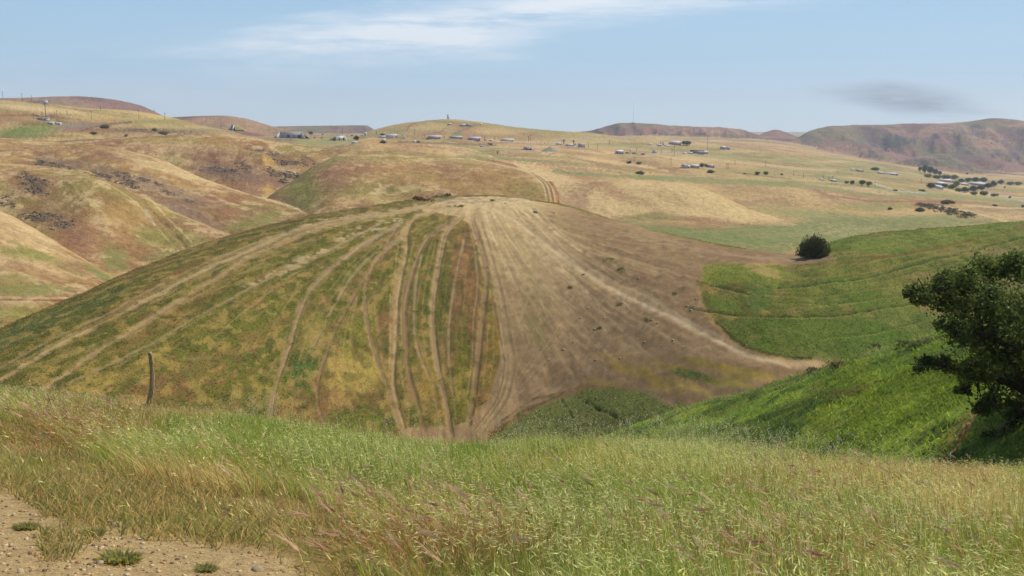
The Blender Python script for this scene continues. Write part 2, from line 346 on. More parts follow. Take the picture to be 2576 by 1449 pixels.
def blob(layers, cx, cy, rx, ry, col, st=1., ang=0, warp=14, grit=.35, dz=0, hard=.45):
    idx, x, y = sel(layers); R = max(rx, ry)*1.4+warp
    m = (np.abs(x-cx)<R)&(np.abs(y-cy)<R); idx = idx[m]
    if not len(idx): return
    x = x[m]+WXF[idx]*warp-cx; y = y[m]+WYF[idx]*warp*min(1,ry/rx+.2)-cy; a = math.radians(ang); c, s = math.cos(a), math.sin(a)
    r = np.hypot((x*c+y*s)/rx, (-x*s+y*c)/ry)
    r = r + (FF[idx]-.5)*.9
    v = (1-sm(hard,1.25,r))*st*(1-grit*sm(.4,.7,GF[idx])); k = v > .01; apply(idx[k], v[k], col, dz)
def poly(layers, pts, col, st=1., soft=5, warp=10, grit=.2, dz=0):
    idx, x, y = sel(layers); p = np.array(pts, float)
    m = (x>p[:,0].min()-20)&(x<p[:,0].max()+20)&(y>p[:,1].min()-20)&(y<p[:,1].max()+20); idx = idx[m]
    if not len(idx): return
    x = x[m]+WXF[idx]*warp+(GF[idx]-.5)*9; y = y[m]+WYF[idx]*warp+(GF[idx]-.5)*5
    ins = np.zeros(len(idx), bool); D = np.full(len(idx), 1e9)
    for k in range(len(p)):
        a = p[k]; b = p[(k+1)%len(p)]
        cr = ((a[1]>y)!=(b[1]>y)); xx = (b[0]-a[0])*(y-a[1])/((b[1]-a[1]) or 1e-9)+a[0]; ins ^= cr&(x<xx)
        ab = b-a; t = np.clip(((x-a[0])*ab[0]+(y-a[1])*ab[1])/max(ab@ab,1e-6),0,1)
        D = np.minimum(D, np.hypot(x-a[0]-t*ab[0], y-a[1]-t*ab[1]))
    sdv = np.where(ins, D, -D); v = sm(-soft, soft, sdv)*st*(1-grit*sm(.4,.7,GF[idx])); k = v > .01; apply(idx[k], v[k], col, dz)

# --- dirt hill
SUMMIT = at(1185, 505, 120)
def hill_streaks():
    idx, x, y = sel('B'); X = XG.ravel()[idx]; Y = YG.ravel()[idx]
    dx = X - SUMMIT.x; dy = Y - SUMMIT.y - 6; a = np.arctan2(dx, -dy); r = np.hypot(dx, dy)
    return idx, x, y, a, r
EARTH, EARTHD, SAND, SANDL = C(150,121,88), C(128,101,70), C(198,168,118), C(232,208,158)
def paint_hill():
    idx, x, y, a, r = hill_streaks()
    left = 1 - sm(1900, 2000, x)
    # vegetation laid in strips that run down from the top
    fj = (FF[idx]-.5)*.42
    s1 = fbm(a*58, r*.05, 3.0, 4, 3)+fj; s2 = fbm(a*150, r*.10, 3.0, 3, 8)+fj
    v = .85*sm(.46,.58,s1)*left; apply(idx, v, C(136,102,66))
    v = .7*sm(.52,.66,fbm(a*44, r*.04, 3, 3, 15)-fj)*left; apply(idx, v, C(96,106,42))
    v = .5*sm(.55,.7,s2)*left; apply(idx, v, C(160,138,86))
    v = .45*sm(.58,.7,fbm(a*120, r*.3, 3, 3, 45)+fj)*left; apply(idx, v, C(84,90,42))
    # right side: the green bowl
    g = sm(1740, 1960, x)
    col = C(94,110,42); apply(idx, g, col)
    X = XG.ravel()[idx]; Y = YG.ravel()[idx]
    apply(idx, g*.8*sm(.48,.62,fbm(X*.5, Y*2.4 - X*.5, 14, 4, 71)+fj*.7), C(120,118,58))
    apply(idx, g*.8*sm(.50,.64,fbm(X*.5, Y*2.8 - X*.6, 9, 4, 75)-fj*.7), C(136,116,74))
    apply(idx, g*.6*sm(.52,.66,fbm(X, Y, 16, 4, 79)+fj*.7), C(86,120,42))
    blob('B', 2330,600,300,26, C(116,138,60), .7, ang=-5)
    blob('B', 60,835,150,26, C(96,112,60), .8, ang=-26); blob('B', 230,760,120,16, C(92,108,56), .7, ang=-26)
    blob('B', 560,870,150,70, C(110,122,48), .4, ang=-30); blob('B', 700,800,90,60, C(104,120,46), .4, ang=-50)
    blob('B', 430,800,180,22, C(140,104,66), .6, ang=-32); blob('B', 330,760,180,18, C(138,98,62), .7, ang=-30)
    blob('B', 250,960,120,20, C(172,146,80), .7, ang=-14); blob('B', 330,930,110,14, C(178,148,84), .7, ang=-30)
    blob('B', 650,980,140,50, C(112,116,46), .6); blob('B', 885,935,82,62, C(176,154,84), .95, ang=25); blob('B', 790,860,36,70, C(170,146,84), .6, ang=20)
    blob('B', 765,930,38,60, C(76,112,48), .85, ang=15); blob('B', 890,840,60,60, C(112,124,44), .7)
    blob('B', 905,1060,85,38, C(104,120,48), .95, hard=.8); line('B', [(828,1064),(862,1036),(905,1022),(950,1036),(990,1070)], 6, C(100,84,52), .8)
    blob('B', 1160,690,32,120, C(156,108,78), .75); blob('B', 1160,960,24,90, C(134,124,52), .7); blob('B', 1070,960,34,60, C(158,134,66), .6)
    blob('B', 1070,560,60,34, C(128,116,58), .8); blob('B', 1238,880,26,110, C(150,124,62), .85); blob('B', 1050,1040,26,44, C(90,112,46), .7); blob('B',1000,1010,24,60,C(92,110,46),.5)
    sp = fbm(X, Y*.6, 1.5, 2, 301); apply(idx, left*sm(.56,.7,sp)*.5, C(172,144,84)); sp = fbm(X, Y*.6, 1.8, 2, 305); apply(idx, left*sm(.54,.68,sp)*.5, C(86,86,42)); sp = fbm(X, Y*.6, 2.6, 2, 309); apply(idx, sm(.56,.68,sp)*.35*g, C(74,96,40)); sp = fbm(X, Y*.6, 2.2, 2, 313); apply(idx, sm(.56,.68,sp)*.35*g, C(136,146,70))
    BON[0] = True
    # rocky pale crest strip on the left shoulder
    for p in ([(1120,508),(1000,528),(880,545),(780,565),(640,620),(500,690),(380,750)], [(1010,552),(900,590),(800,640),(690,700)], [(960,560),(870,590),(760,650),(660,700),(560,745)]):
        line('B', p, 34, C(190,168,126), .9, warp=20, grit=.2, taper=.5, soft=.9, speck=1)
    # bare earth fan
    fan = [(1090,512),(1150,497),(1230,494),(1300,498),(1420,519),(1560,560),(1700,595),(1850,625),(1990,640),(2100,644),(2085,658),(1960,664),(1870,661),(1795,670),(1772,690),(1756,720),(1762,765),(1790,805),(1835,855),(1885,886),(1970,905),(2080,912),(2080,960),(1900,985),(1880,930),(1760,910),(1640,906),(1550,945),(1460,968),(1380,1003),(1300,1040),(1235,1082),(1200,1200),(1020,1200),(1015,1078),(1170,1065),(1232,1000),(1258,900),(1256,800),(1238,700),(1222,640),(1205,575),(1150,545),(1060,530)]
    poly('B', fan, EARTH, 1, soft=4, warp=14, grit=.06)
    idx2 = idx; inside = np.zeros(len(x)); 
    from_fan = np.zeros(len(x), bool); P = fan
    for k in range(len(P)):
        A = P[k]; B = P[(k+1)%len(P)]; cr = ((A[1]>y)!=(B[1]>y)); xx = (B[0]-A[0])*(y-A[1])/((B[1]-A[1]) or 1e-9)+A[0]; from_fan ^= cr&(x<xx)
    f = from_fan.astype(np.float32)
    # paler, sandier towards the top, wheel-worn streaks fanning out
    top = 1 - sm(10, 75, r); 
    top = 1 - sm(16, 104, r*(1+1.6*sm(.15,1.0,a)));
    apply(idx, f*.95*np.clip(top*1.3*(.6+.7*fbm(a*60, r*.08, 3, 4, 23)),0,1), SAND)
    apply(idx, f*(1-sm(0,34,r))*.6*(.4+.8*fbm(a*60, r*.2, 3, 3, 29)), SANDL)
    st = fbm(a*210, r*.05, 3, 3, 31); apply(idx, f*sm(.5,.68,st)*.42*(1-sm(.3,1.,a)*.9), C(190,160,114))
    st = fbm(a*90, r*.03, 3, 3, 35); apply(idx, f*sm(.52,.7,st)*.25*(1-sm(.4,1.,a)), C(116,90,62))
    dark = sm(.25,.8,a)*sm(30,90,r); apply(idx, f*dark*.45, EARTHD)
    gr = fbm(X, Y, 1.1, 2, 91); apply(idx, f*sm(.62,.74,gr)*.25, C(112,90,66)); apply(idx, f*sm(.66,.8,fbm(X,Y,1.5,2,93))*.25, C(190,166,124))
    DF[idx] += (f*.04*(fbm(a*160, r*.06, 3, 3, 33)-.5)*2).astype(np.float32)
    for k in range(46):
        t = random.uniform(.28,1); x0 = 1150+t*190; L_ = random.uniform(70,330); sl_ = -.15+1.5*t+random.uniform(-.12,.12)
        line('B', [(x0,512+random.uniform(-6,22)),(x0+L_*.45*sl_*.8,512+L_*.45),(x0+L_*sl_,512+L_)], random.uniform(2,6), random.choice([SANDL,SANDL,C(214,188,142),C(150,120,84)]), random.uniform(.3,.75), warp=4, n=3, taper=.7, soft=.9)
    # weedy strip inside the fan and scattered weeds
    blob('B', 1352,800,36,110, C(128,118,72), .6, ang=-8, grit=1)
    blob('B', 1640,600,120,34, C(168,142,100), .6, ang=22, grit=1); blob('B', 1530,655,32,14, C(120,104,64), .8, grit=1); blob('B',1560,680,14,10,C(110,98,58),.8,grit=1)
    blob('B', 1170,503,120,9, C(150,130,104), .7, ang=0, grit=1); blob('B', 1280,500,70,5, C(168,146,112), .6, grit=1)
    # tracks on the earth
    line('B', [(1240,525),(1300,560),(1380,620),(1480,692),(1600,757),(1720,812),(1850,880),(1960,910),(2060,916)], 26, C(190,160,118), .85, dz=-.1, soft=.9, grit=.3)
    line('B', [(1240,525),(1300,560),(1380,620),(1480,692),(1600,757),(1720,812),(1850,880),(1960,910)], 8, C(214,188,146), .9, soft=.8, grit=.4)
    line('B', [(1340,560),(1480,670),(1620,745),(1760,822),(1900,888),(1990,922)], 6, C(186,162,126), .7, soft=.8)
    line('B', [(1220,560),(1300,640),(1380,700),(1450,800),(1540,900),(1640,990),(1700,1020)], 7, C(176,148,112), .6, soft=.8)
    line('B', [(1300,600),(1420,700),(1520,790),(1640,900),(1760,990)], 5, C(176,148,112), .55)
    line('B', [(1430,555),(1560,590),(1740,625),(1900,648),(2050,655)], 8, C(170,144,110), .5)
    line('B', [(1480,640),(1560,650),(1700,690),(1760,740)], 4, C(172,146,112), .35)
    for k in range(36):
        t = random.random(); x0 = 1190+t*60; y0 = 1085-t*30; L_ = random.uniform(120,420); an = math.radians(random.uniform(18,72))
        x1 = x0+L_*math.cos(an); y1 = y0-L_*math.sin(an)
        line('B', [(x0,y0),((x0+x1)/2+random.uniform(-6,6),(y0+y1)/2+6),(x1,y1)], random.uniform(2,4), C(182,154,112), random.uniform(.12,.4), warp=3, n=3)
    for k in range(14):
        x0 = random.uniform(1400,1750); y0 = random.uniform(700,900); an = math.radians(random.uniform(-60,-20)); L_ = random.uniform(60,200)
        line('B', [(x0,y0),(x0+L_*.5*math.cos(an),y0+L_*.5*math.sin(an)+4),(x0+L_*math.cos(an),y0+L_*math.sin(an))], 2.2, C(170,144,106), .22, warp=3, n=3)
    # tyre tracks and ruts through the turf
    T = [([(1150,520),(1060,522),(950,545),(850,562),(760,590),(640,642),(540,702),(430,768),(330,832),(240,888),(110,978)],10,C(192,162,114),.9,.3),
         ([(1080,520),(990,535),(860,552),(750,578),(600,642),(430,722),(300,792),(150,868),(0,955),(-120,1010)],6.5,C(188,160,114),.8,.2),
         ([(900,548),(700,592),(520,660),(380,728),(260,794),(120,860),(0,925)],4,C(176,150,106),.7,.1),
         ([(960,560),(860,612),(700,688),(600,740),(480,806),(380,866),(300,905),(180,960)],4.5,C(172,146,104),.7,.1),
         ([(880,640),(760,720),(640,800),(540,870),(430,950)],3.5,C(160,136,92),.4,.1),
         ([(1010,562),(900,622),(840,672),(780,732),(748,800),(730,862),(706,930),(687,1000),(680,1045)],12,C(170,144,108),.85,.3),
         ([(960,620),(890,690),(845,760),(812,822),(790,870)],5,C(170,146,108),.7,.15),
         ([(1000,572),(955,642),(902,722),(852,812),(822,882),(802,950),(798,1010),(815,1060)],7,C(150,120,88),.95,.3),
         ([(1020,585),(962,640),(928,690),(916,750),(926,830),(946,900),(972,972),(1004,1070)],8,C(174,146,104),.9,.4),
         ([(1100,524),(1042,546),(1022,582),(1018,640),(1003,700),(993,780),(990,860),(986,960),(996,1010),(1012,1075)],17,C(184,154,108),.95,.6),
         ([(1145,552),(1082,592),(1052,640),(1030,710),(1017,780),(1020,860),(1026,930),(1046,1000),(1068,1085)],11,C(172,142,102),.9,.5),
         ([(1160,545),(1122,582),(1106,640),(1096,700),(1086,770),(1090,860),(1100,930),(1120,1010),(1132,1095)],14,C(180,150,108),.95,.55),
         ([(1168,600),(1146,700),(1132,800),(1128,880),(1136,960),(1146,1040)],5,C(176,150,110),.7,.2),
         ([(1060,640),(1044,740),(1044,850),(1066,920),(1092,970)],5,C(176,150,110),.7,.2),
         ([(1180,560),(1196,640),(1202,720),(1192,800),(1188,900),(1176,990)],4,C(176,150,110),.6,.15),
         ([(1185,545),(1212,640),(1222,700),(1212,800),(1202,900),(1192,980),(1178,1070)],13,C(172,142,102),.9,.5),
         ([(1205,560),(1232,650),(1256,740),(1276,850),(1286,920),(1268,1000),(1205,1090)],44,C(196,166,118),.6,.2)]
    full = [t[0] for t in T if len(t[0]) > 5]
    rs = [spline(p, 10) for p in full]; rs = [np.stack([np.interp(np.linspace(0,1,12), np.linspace(0,1,len(p)), p[:,k]) for k in (0,1)],1) for p in rs]
    for i in range(len(rs)-1):
        gap = np.abs(rs[i]-rs[i+1]).max()
        for k in range(int(np.clip(gap/17, 2, 9))):
            t = random.random(); a0 = random.randint(0,4); b0 = random.randint(8,12); p = (rs[i]*(1-t)+rs[i+1]*t)[a0:b0]
            line('B', [tuple(v_) for v_ in p], random.uniform(2.5,6), random.choice([C(184,158,112),C(176,150,106),C(140,104,68),C(168,142,94),C(92,96,44),C(150,112,74),C(84,86,42)]), random.uniform(.2,.5), warp=9, dz=random.uniform(-.12,.1), grit=.9, taper=.3, n=2)
    for k in range(60):
        a0 = random.uniform(-.9,.9); x0 = 1185+a0*90; y0 = random.uniform(515,640); x1 = 1300+a0*520; y1 = random.uniform(700,980)
        x0 = 1200+abs(a0)*120; x1 = x0+random.uniform(40,460); y1 = y0+random.uniform(120,330)
        line('B', [(x0,y0),((x0+x1)/2-10,(y0+y1)/2),(x1,y1)], random.uniform(2,4), C(200,170,122), random.uniform(.12,.4), warp=3, n=3)
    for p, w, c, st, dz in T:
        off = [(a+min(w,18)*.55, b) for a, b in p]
        line('B', off, 4.5 if w > 8 else 3, C(66,58,32), st*.8, warp=8, dz=dz*.15, grit=1)      # raised turf lip, its dark colour painting the rut wall's shade
        line('B', p, w*1.25, c*1.05, st*.95, warp=3, dz=-dz*.5, grit=.6, soft=.95, col2=c*.74 if w > 10 else c*.85)
        if w > 7:
            for k in range(4 if w < 20 else 9):
                o_ = random.uniform(-.42,.42)*w; a0 = random.randint(0, 2)
                line('B', [(a+o_+random.uniform(-.8,.8), b) for a, b in p[a0:]], random.uniform(1.6,3.2), random.choice([SAND, EARTH, EARTHD, EARTHD, C(108,86,58)]), random.uniform(.35,.7), warp=3, grit=.8)
    # grassy foot on the right with rills
    foot = [(1560,895),(1700,885),(1830,905),(1960,935),(2040,960),(1900,1000),(1700,1060),(1600,1120),(1400,1120),(1230,1110),(1300,1050),(1400,1000),(1490,955)]
    poly('B', foot, EARTH, .9, soft=4, warp=10, grit=.1)
    for cx, cy, rx, ry, an, c in [(1600,935,70,13,12,C(170,140,76)),(1690,925,60,10,14,C(150,128,66)),(1780,915,70,9,12,C(140,124,62)),(1880,935,80,11,10,C(166,140,72)),(1660,965,60,12,22,C(160,134,70)),(1740,972,60,12,20,C(172,146,78)),(1830,962,70,10,8,C(152,136,70)),(1560,985,60,14,18,C(122,126,60)),(1500,1010,50,14,10,C(108,122,56)),(1640,1000,50,12,24,C(112,124,56)),(1740,938,34,7,14,C(84,110,48)),(1500,960,40,8,10,C(172,140,82)),(1470,985,26,8,10,C(156,130,74))]:
        blob('B', cx, cy, rx, ry, c, .95, ang=an, warp=14, grit=.3, hard=.75)
    poly('B', [(1225,1110),(1290,1062),(1380,1015),(1480,975),(1600,985),(1700,1010),(1760,1030),(1600,1130),(1500,1180),(1230,1180)], C(118,136,68), .95, soft=3, warp=10, grit=.2)
    blob('B', 1740,945,60,10, C(84,112,50), .8, ang=12); blob('B', 1880,945,70,16, C(160,136,74), .8, ang=8); blob('B',1550,905,60,16,C(170,142,86),.6,ang=10)
    line('B', [(1480,905),(1560,950),(1640,995),(1700,1018)], 8, C(160,130,98), .9); line('B', [(1620,900),(1700,950),(1780,985)], 5, C(160,130,98), .7)
    line('B', [(1470,1010),(1540,1045),(1600,1090)], 6, C(66,80,38), .8, dz=-.4); line('B', [(1410,1000),(1440,1050),(1460,1090)], 4, C(90,84,48), .8, dz=-.2)
    line('B', [(1420,990),(1500,960),(1560,975)], 5, C(150,120,84), .7)
    # fringe where turf meets the earth
    line('B', [(1985,664),(1880,664),(1800,672),(1772,692),(1756,722),(1764,765),(1792,806),(1838,856),(1890,886),(1970,903)], 10, C(176,144,92), .75, warp=12, grit=.8)
    line('B', [(1800,806),(1845,852),(1895,880),(1975,897),(2040,903)], 5, C(52,66,28), .8, dz=.15); line('B', [(1260,1060),(1330,1012),(1420,985)], 4, C(80,70,42), .7)
    poly('B', [(1770,668),(1830,658),(1960,668),(1990,690),(1950,720),(1870,712),(1780,720),(1762,700)], C(122,140,56), .8, warp=16); blob('B', 1925,682,52,14, C(168,142,88), .8, ang=12)
    poly('B', [(1765,735),(1860,750),(1870,790),(1800,785)], C(108,130,52), .8, warp=12); poly('B', [(1800,800),(2000,800),(2200,800),(2300,850),(2100,900),(1960,895),(1890,878),(1840,845)], C(86,116,42), .6, warp=20)
    blob('B', 1905,740,40,40, C(82,122,50), .6, ang=-50)
    # benches and cattle paths across the bowl
    for p, w, c in [([(2084,667),(2217,650),(2351,627),(2484,594),(2600,560)],5,C(122,84,54)), ([(1950,724),(2050,715),(2150,704),(2250,680),(2351,654),(2440,632),(2600,590)],5,C(60,82,42)),
                    ([(1917,740),(2017,745),(2100,740),(2184,727),(2260,716),(2400,690)],3.5,C(120,98,60)), ([(1750,707),(1817,724),(1884,738)],6,C(62,74,34)),
                    ([(1727,774),(1794,784),(1850,790),(1950,797),(2050,796),(2117,789),(2217,777),(2300,760),(2420,730)],5,C(70,72,34)), ([(2284,577),(2417,569),(2500,562)],3,C(96,84,48)),
                    ([(2134,614),(2184,600),(2250,590)],4,C(136,116,72)), ([(2000,700),(2120,692),(2240,668),(2380,636),(2500,606)],4,C(132,112,66)), ([(2080,650),(2200,628),(2340,606),(2470,585)],3,C(98,108,52)),
                    ([(2060,640),(2180,620),(2320,598),(2440,580)],3,C(132,124,70)), ([(2040,770),(2160,760),(2290,735),(2420,700)],4,C(140,124,66)), ([(2060,850),(2200,835),(2330,805)],4,C(80,100,42)),
                    ([(1960,760),(2100,762),(2230,748),(2350,720)],3,C(84,104,44)), ([(2080,720),(2200,706),(2330,680),(2480,640)],3,C(86,104,46)), ([(2440,600),(2520,585),(2600,572)],3,C(118,96,58))]:
        line('B', p, w, c, .85, warp=8, dz=-.25, grit=.7)
        line('B', [(a, b+w*.9) for a, b in p], w*.8, C(128,146,66), .5, warp=8, dz=.15, grit=.6)
    line('B', [(1960,663),(2030,660),(2100,652)], 7, C(140,112,82), .8); blob('B', 1990,648,60,6, C(150,126,92), .8)
paint_hill(); BON[0] = False
# --- near slope on the right
for k in range(70):
    x0 = random.uniform(1600,2600); y0 = random.uniform(880,1180); L_ = random.uniform(50,220)
    line('N', [(x0,y0),(x0+L_*.5,y0-L_*.2+random.uniform(-5,5)),(x0+L_,y0-L_*.42)], random.uniform(5,14), random.choice([C(62,92,34),C(70,96,38),C(132,152,46),C(126,134,62),C(88,112,44)]), random.uniform(.35,.8), warp=14, n=2, dz=random.choice([-.12,.15]))
poly('N', [(2050,960),(2300,900),(2500,900),(2500,1020),(2350,1060),(2200,1100),(2100,1080),(2180,1010)], C(116,146,36), .55, soft=20, warp=40)
line('N', [(1640,1058),(1800,1000),(1900,975),(2050,935),(2180,895),(2350,845)], 22, C(122,134,78), .6, warp=12, grit=.8)
line('N', [(1780,1090),(1900,1060),(2020,1020),(2120,990),(2250,950),(2380,905)], 12, C(66,84,36), .7, warp=14, dz=-.3); line('N', [(2080,1000),(2200,960),(2320,925)], 8, C(140,120,66), .6, warp=14)
line('N', [(2250,880),(2320,862),(2380,850)], 9, C(90,84,44), .9, dz=-.3); line('N', [(1580,1082),(1640,1105),(1690,1110)], 7, C(70,76,36), .8)
line('N', [(2470,1040),(2440,1075),(2410,1110),(2385,1150),(2370,1180)], 11, C(172,134,92), .95, warp=8); line('N', [(2440,1050),(2405,1090),(2370,1130)], 18, C(156,134,74), .6, warp=10)
# --- left hills
LL = 'L1 L2 L3 L4 L5'
def paint_left():
    blob('L1', 60,610,150,50, PALE, .6, ang=30); blob('L1', 60,640,90,14, C(138,146,74), .9, ang=8); blob('L1', 130,655,120,10, C(132,142,70), .7, ang=25)
    blob('L1', 70,730,120,22, C(124,140,70), .8); blob('L1', 30,700,60,20, C(146,148,80),.7); blob('L1', 200,680,70,16, RED, .5, ang=20); blob('L1', 250,690,60,8, C(116,142,72), .9, ang=30); blob('L1', 60,790,200,28, C(150,146,76), .8)
    line('L1', [(-60,748),(60,748),(160,750),(230,752),(300,740)], 5, C(206,172,124), .95); line('L1', [(-60,754),(100,755),(230,757)], 3, C(128,94,64), .9)
    blob('L2', 150,560,120,60, BRN, .7, ang=50); blob('L2', 200,600,60,40, RED, .7, ang=40); blob('L2', 285,650,34,44, C(122,142,76), .75, ang=-50, warp=40); blob('L2', 430,600,110,34, C(150,148,78), .75, ang=10)
    blob('L2', 90,470,80,30, BRN, .6); blob('L2', 20,590,60,14, C(160,150,78), .8); blob('L2', 340,540,100,40, C(190,158,96), .6); blob('L2', 420,640,80,10, C(130,140,76), .7, ang=-10)
    blob('L2', 350,480,120,10, PALE, .8, ang=30); line('L2', [(0,413),(130,422),(230,434)], 5, C(214,180,124), .6)
    line('L2', [(245,440),(300,468),(350,496),(380,530),(410,560),(440,592),(475,628),(500,650)], 11, C(164,132,88), .95, dz=-.5); line('L2', [(262,440),(320,468),(372,498),(404,532),(440,570),(480,610)], 5, C(216,184,128), .9, dz=.4)
    line('L2', [(250,452),(310,486),(350,516),(378,552),(420,600),(460,640)], 2.5, C(206,178,130), .9); line('L2', [(366,528),(390,565)], 5, C(206,192,168), .9, warp=3)
    for cx, cy, rx, ry, an in [(170,412,90,9,8),(300,440,70,10,22),(370,462,46,14,22),(430,480,40,10,20),(440,520,60,14,20),(500,560,80,20,25),(60,420,60,8,0)]:
        blob('L3', cx, cy, rx*1.1, ry*1.6, C(150,124,100), .8, ang=an)
    blob('L3', 250,390,120,16, RED, .5, ang=10); blob('L3', 400,420,150,10, PALE, .6, ang=18); line('L3', [(420,408),(520,452),(620,486),(720,515),(780,535)], 9, PALE, .85, warp=10); line('L3', [(560,475),(660,505),(740,530)], 7, C(168,130,90), .6)
    blob('L3', 640,560,90,22, C(150,146,82), .8, ang=-15); blob('L3', 560,520,80,16, RED, .7, ang=20); blob('L3', 480,500,60,20, C(140,118,96), .6, ang=20)
    blob('L4', 480,372,150,14, TAN, .7, ang=3); blob('L4', 560,400,150,18, RED, .5, ang=8); blob('L4', 600,440,120,20, C(150,124,104), .8, ang=12); blob('L4', 700,400,60,20, BRN,.5); blob('L4', 650,470,80,20, RED, .7); blob('L4', 540,430,50,12, C(126,106,94), .7, ang=12)
    blob('L4', 420,352,120,6, C(186,162,98), .9); blob('L4', 678,405,16,26, C(214,174,106), .9, ang=-20); blob('L4', 676,480,20,14, C(208,170,104), .9, ang=30); blob('L4', 1000,384,120,4, C(134,144,84), .7)
    blob('L5', 760,455,50,46, C(134,142,70), .9, ang=-38, hard=.3); blob('L5', 830,410,50,10, C(136,144,74), .9, ang=-25); blob('L5', 760,500,70,30, C(132,138,70), .7); blob('L5', 840,450,50,40, C(150,112,84), .8); blob('L5', 720,510,60,16, C(120,98,74), .6, ang=20)
    blob('L5', 1000,440,140,30, C(184,142,96), .6); blob('L5', 1250,470,120,40, C(176,142,90), .6); blob('L5', 1180,440,80,14, C(164,122,82), .6); blob('L5', 920,400,120,7, C(162,152,90), .7); blob('L5', 1330,480,50,24, C(170,152,92), .7); blob('L5', 930,500,140,14, C(190,158,104), .6)
    for o, w, c in [(0,34,C(180,146,98)),(-9,3,C(122,104,86)),(-4,3,C(208,180,130)),(2,4,C(120,96,74)),(7,3,C(206,176,126)),(12,6,C(168,122,80)),(-15,3,C(212,188,144)),(16,3,C(140,96,62))]:
        k = [.15,.25,.5,.85,1,1]; p = [(1190,398),(1270,414),(1340,434),(1376,462),(1388,492),(1392,530)]
        line('L5 R1 L4 base M1', [(a+o*f*1.0, b-abs(o)*.0 - o*.25*(1-f)) for (a,b), f in zip(p, k)], max(w*.9,2), c, .9, warp=3, grit=.4)
paint_left()
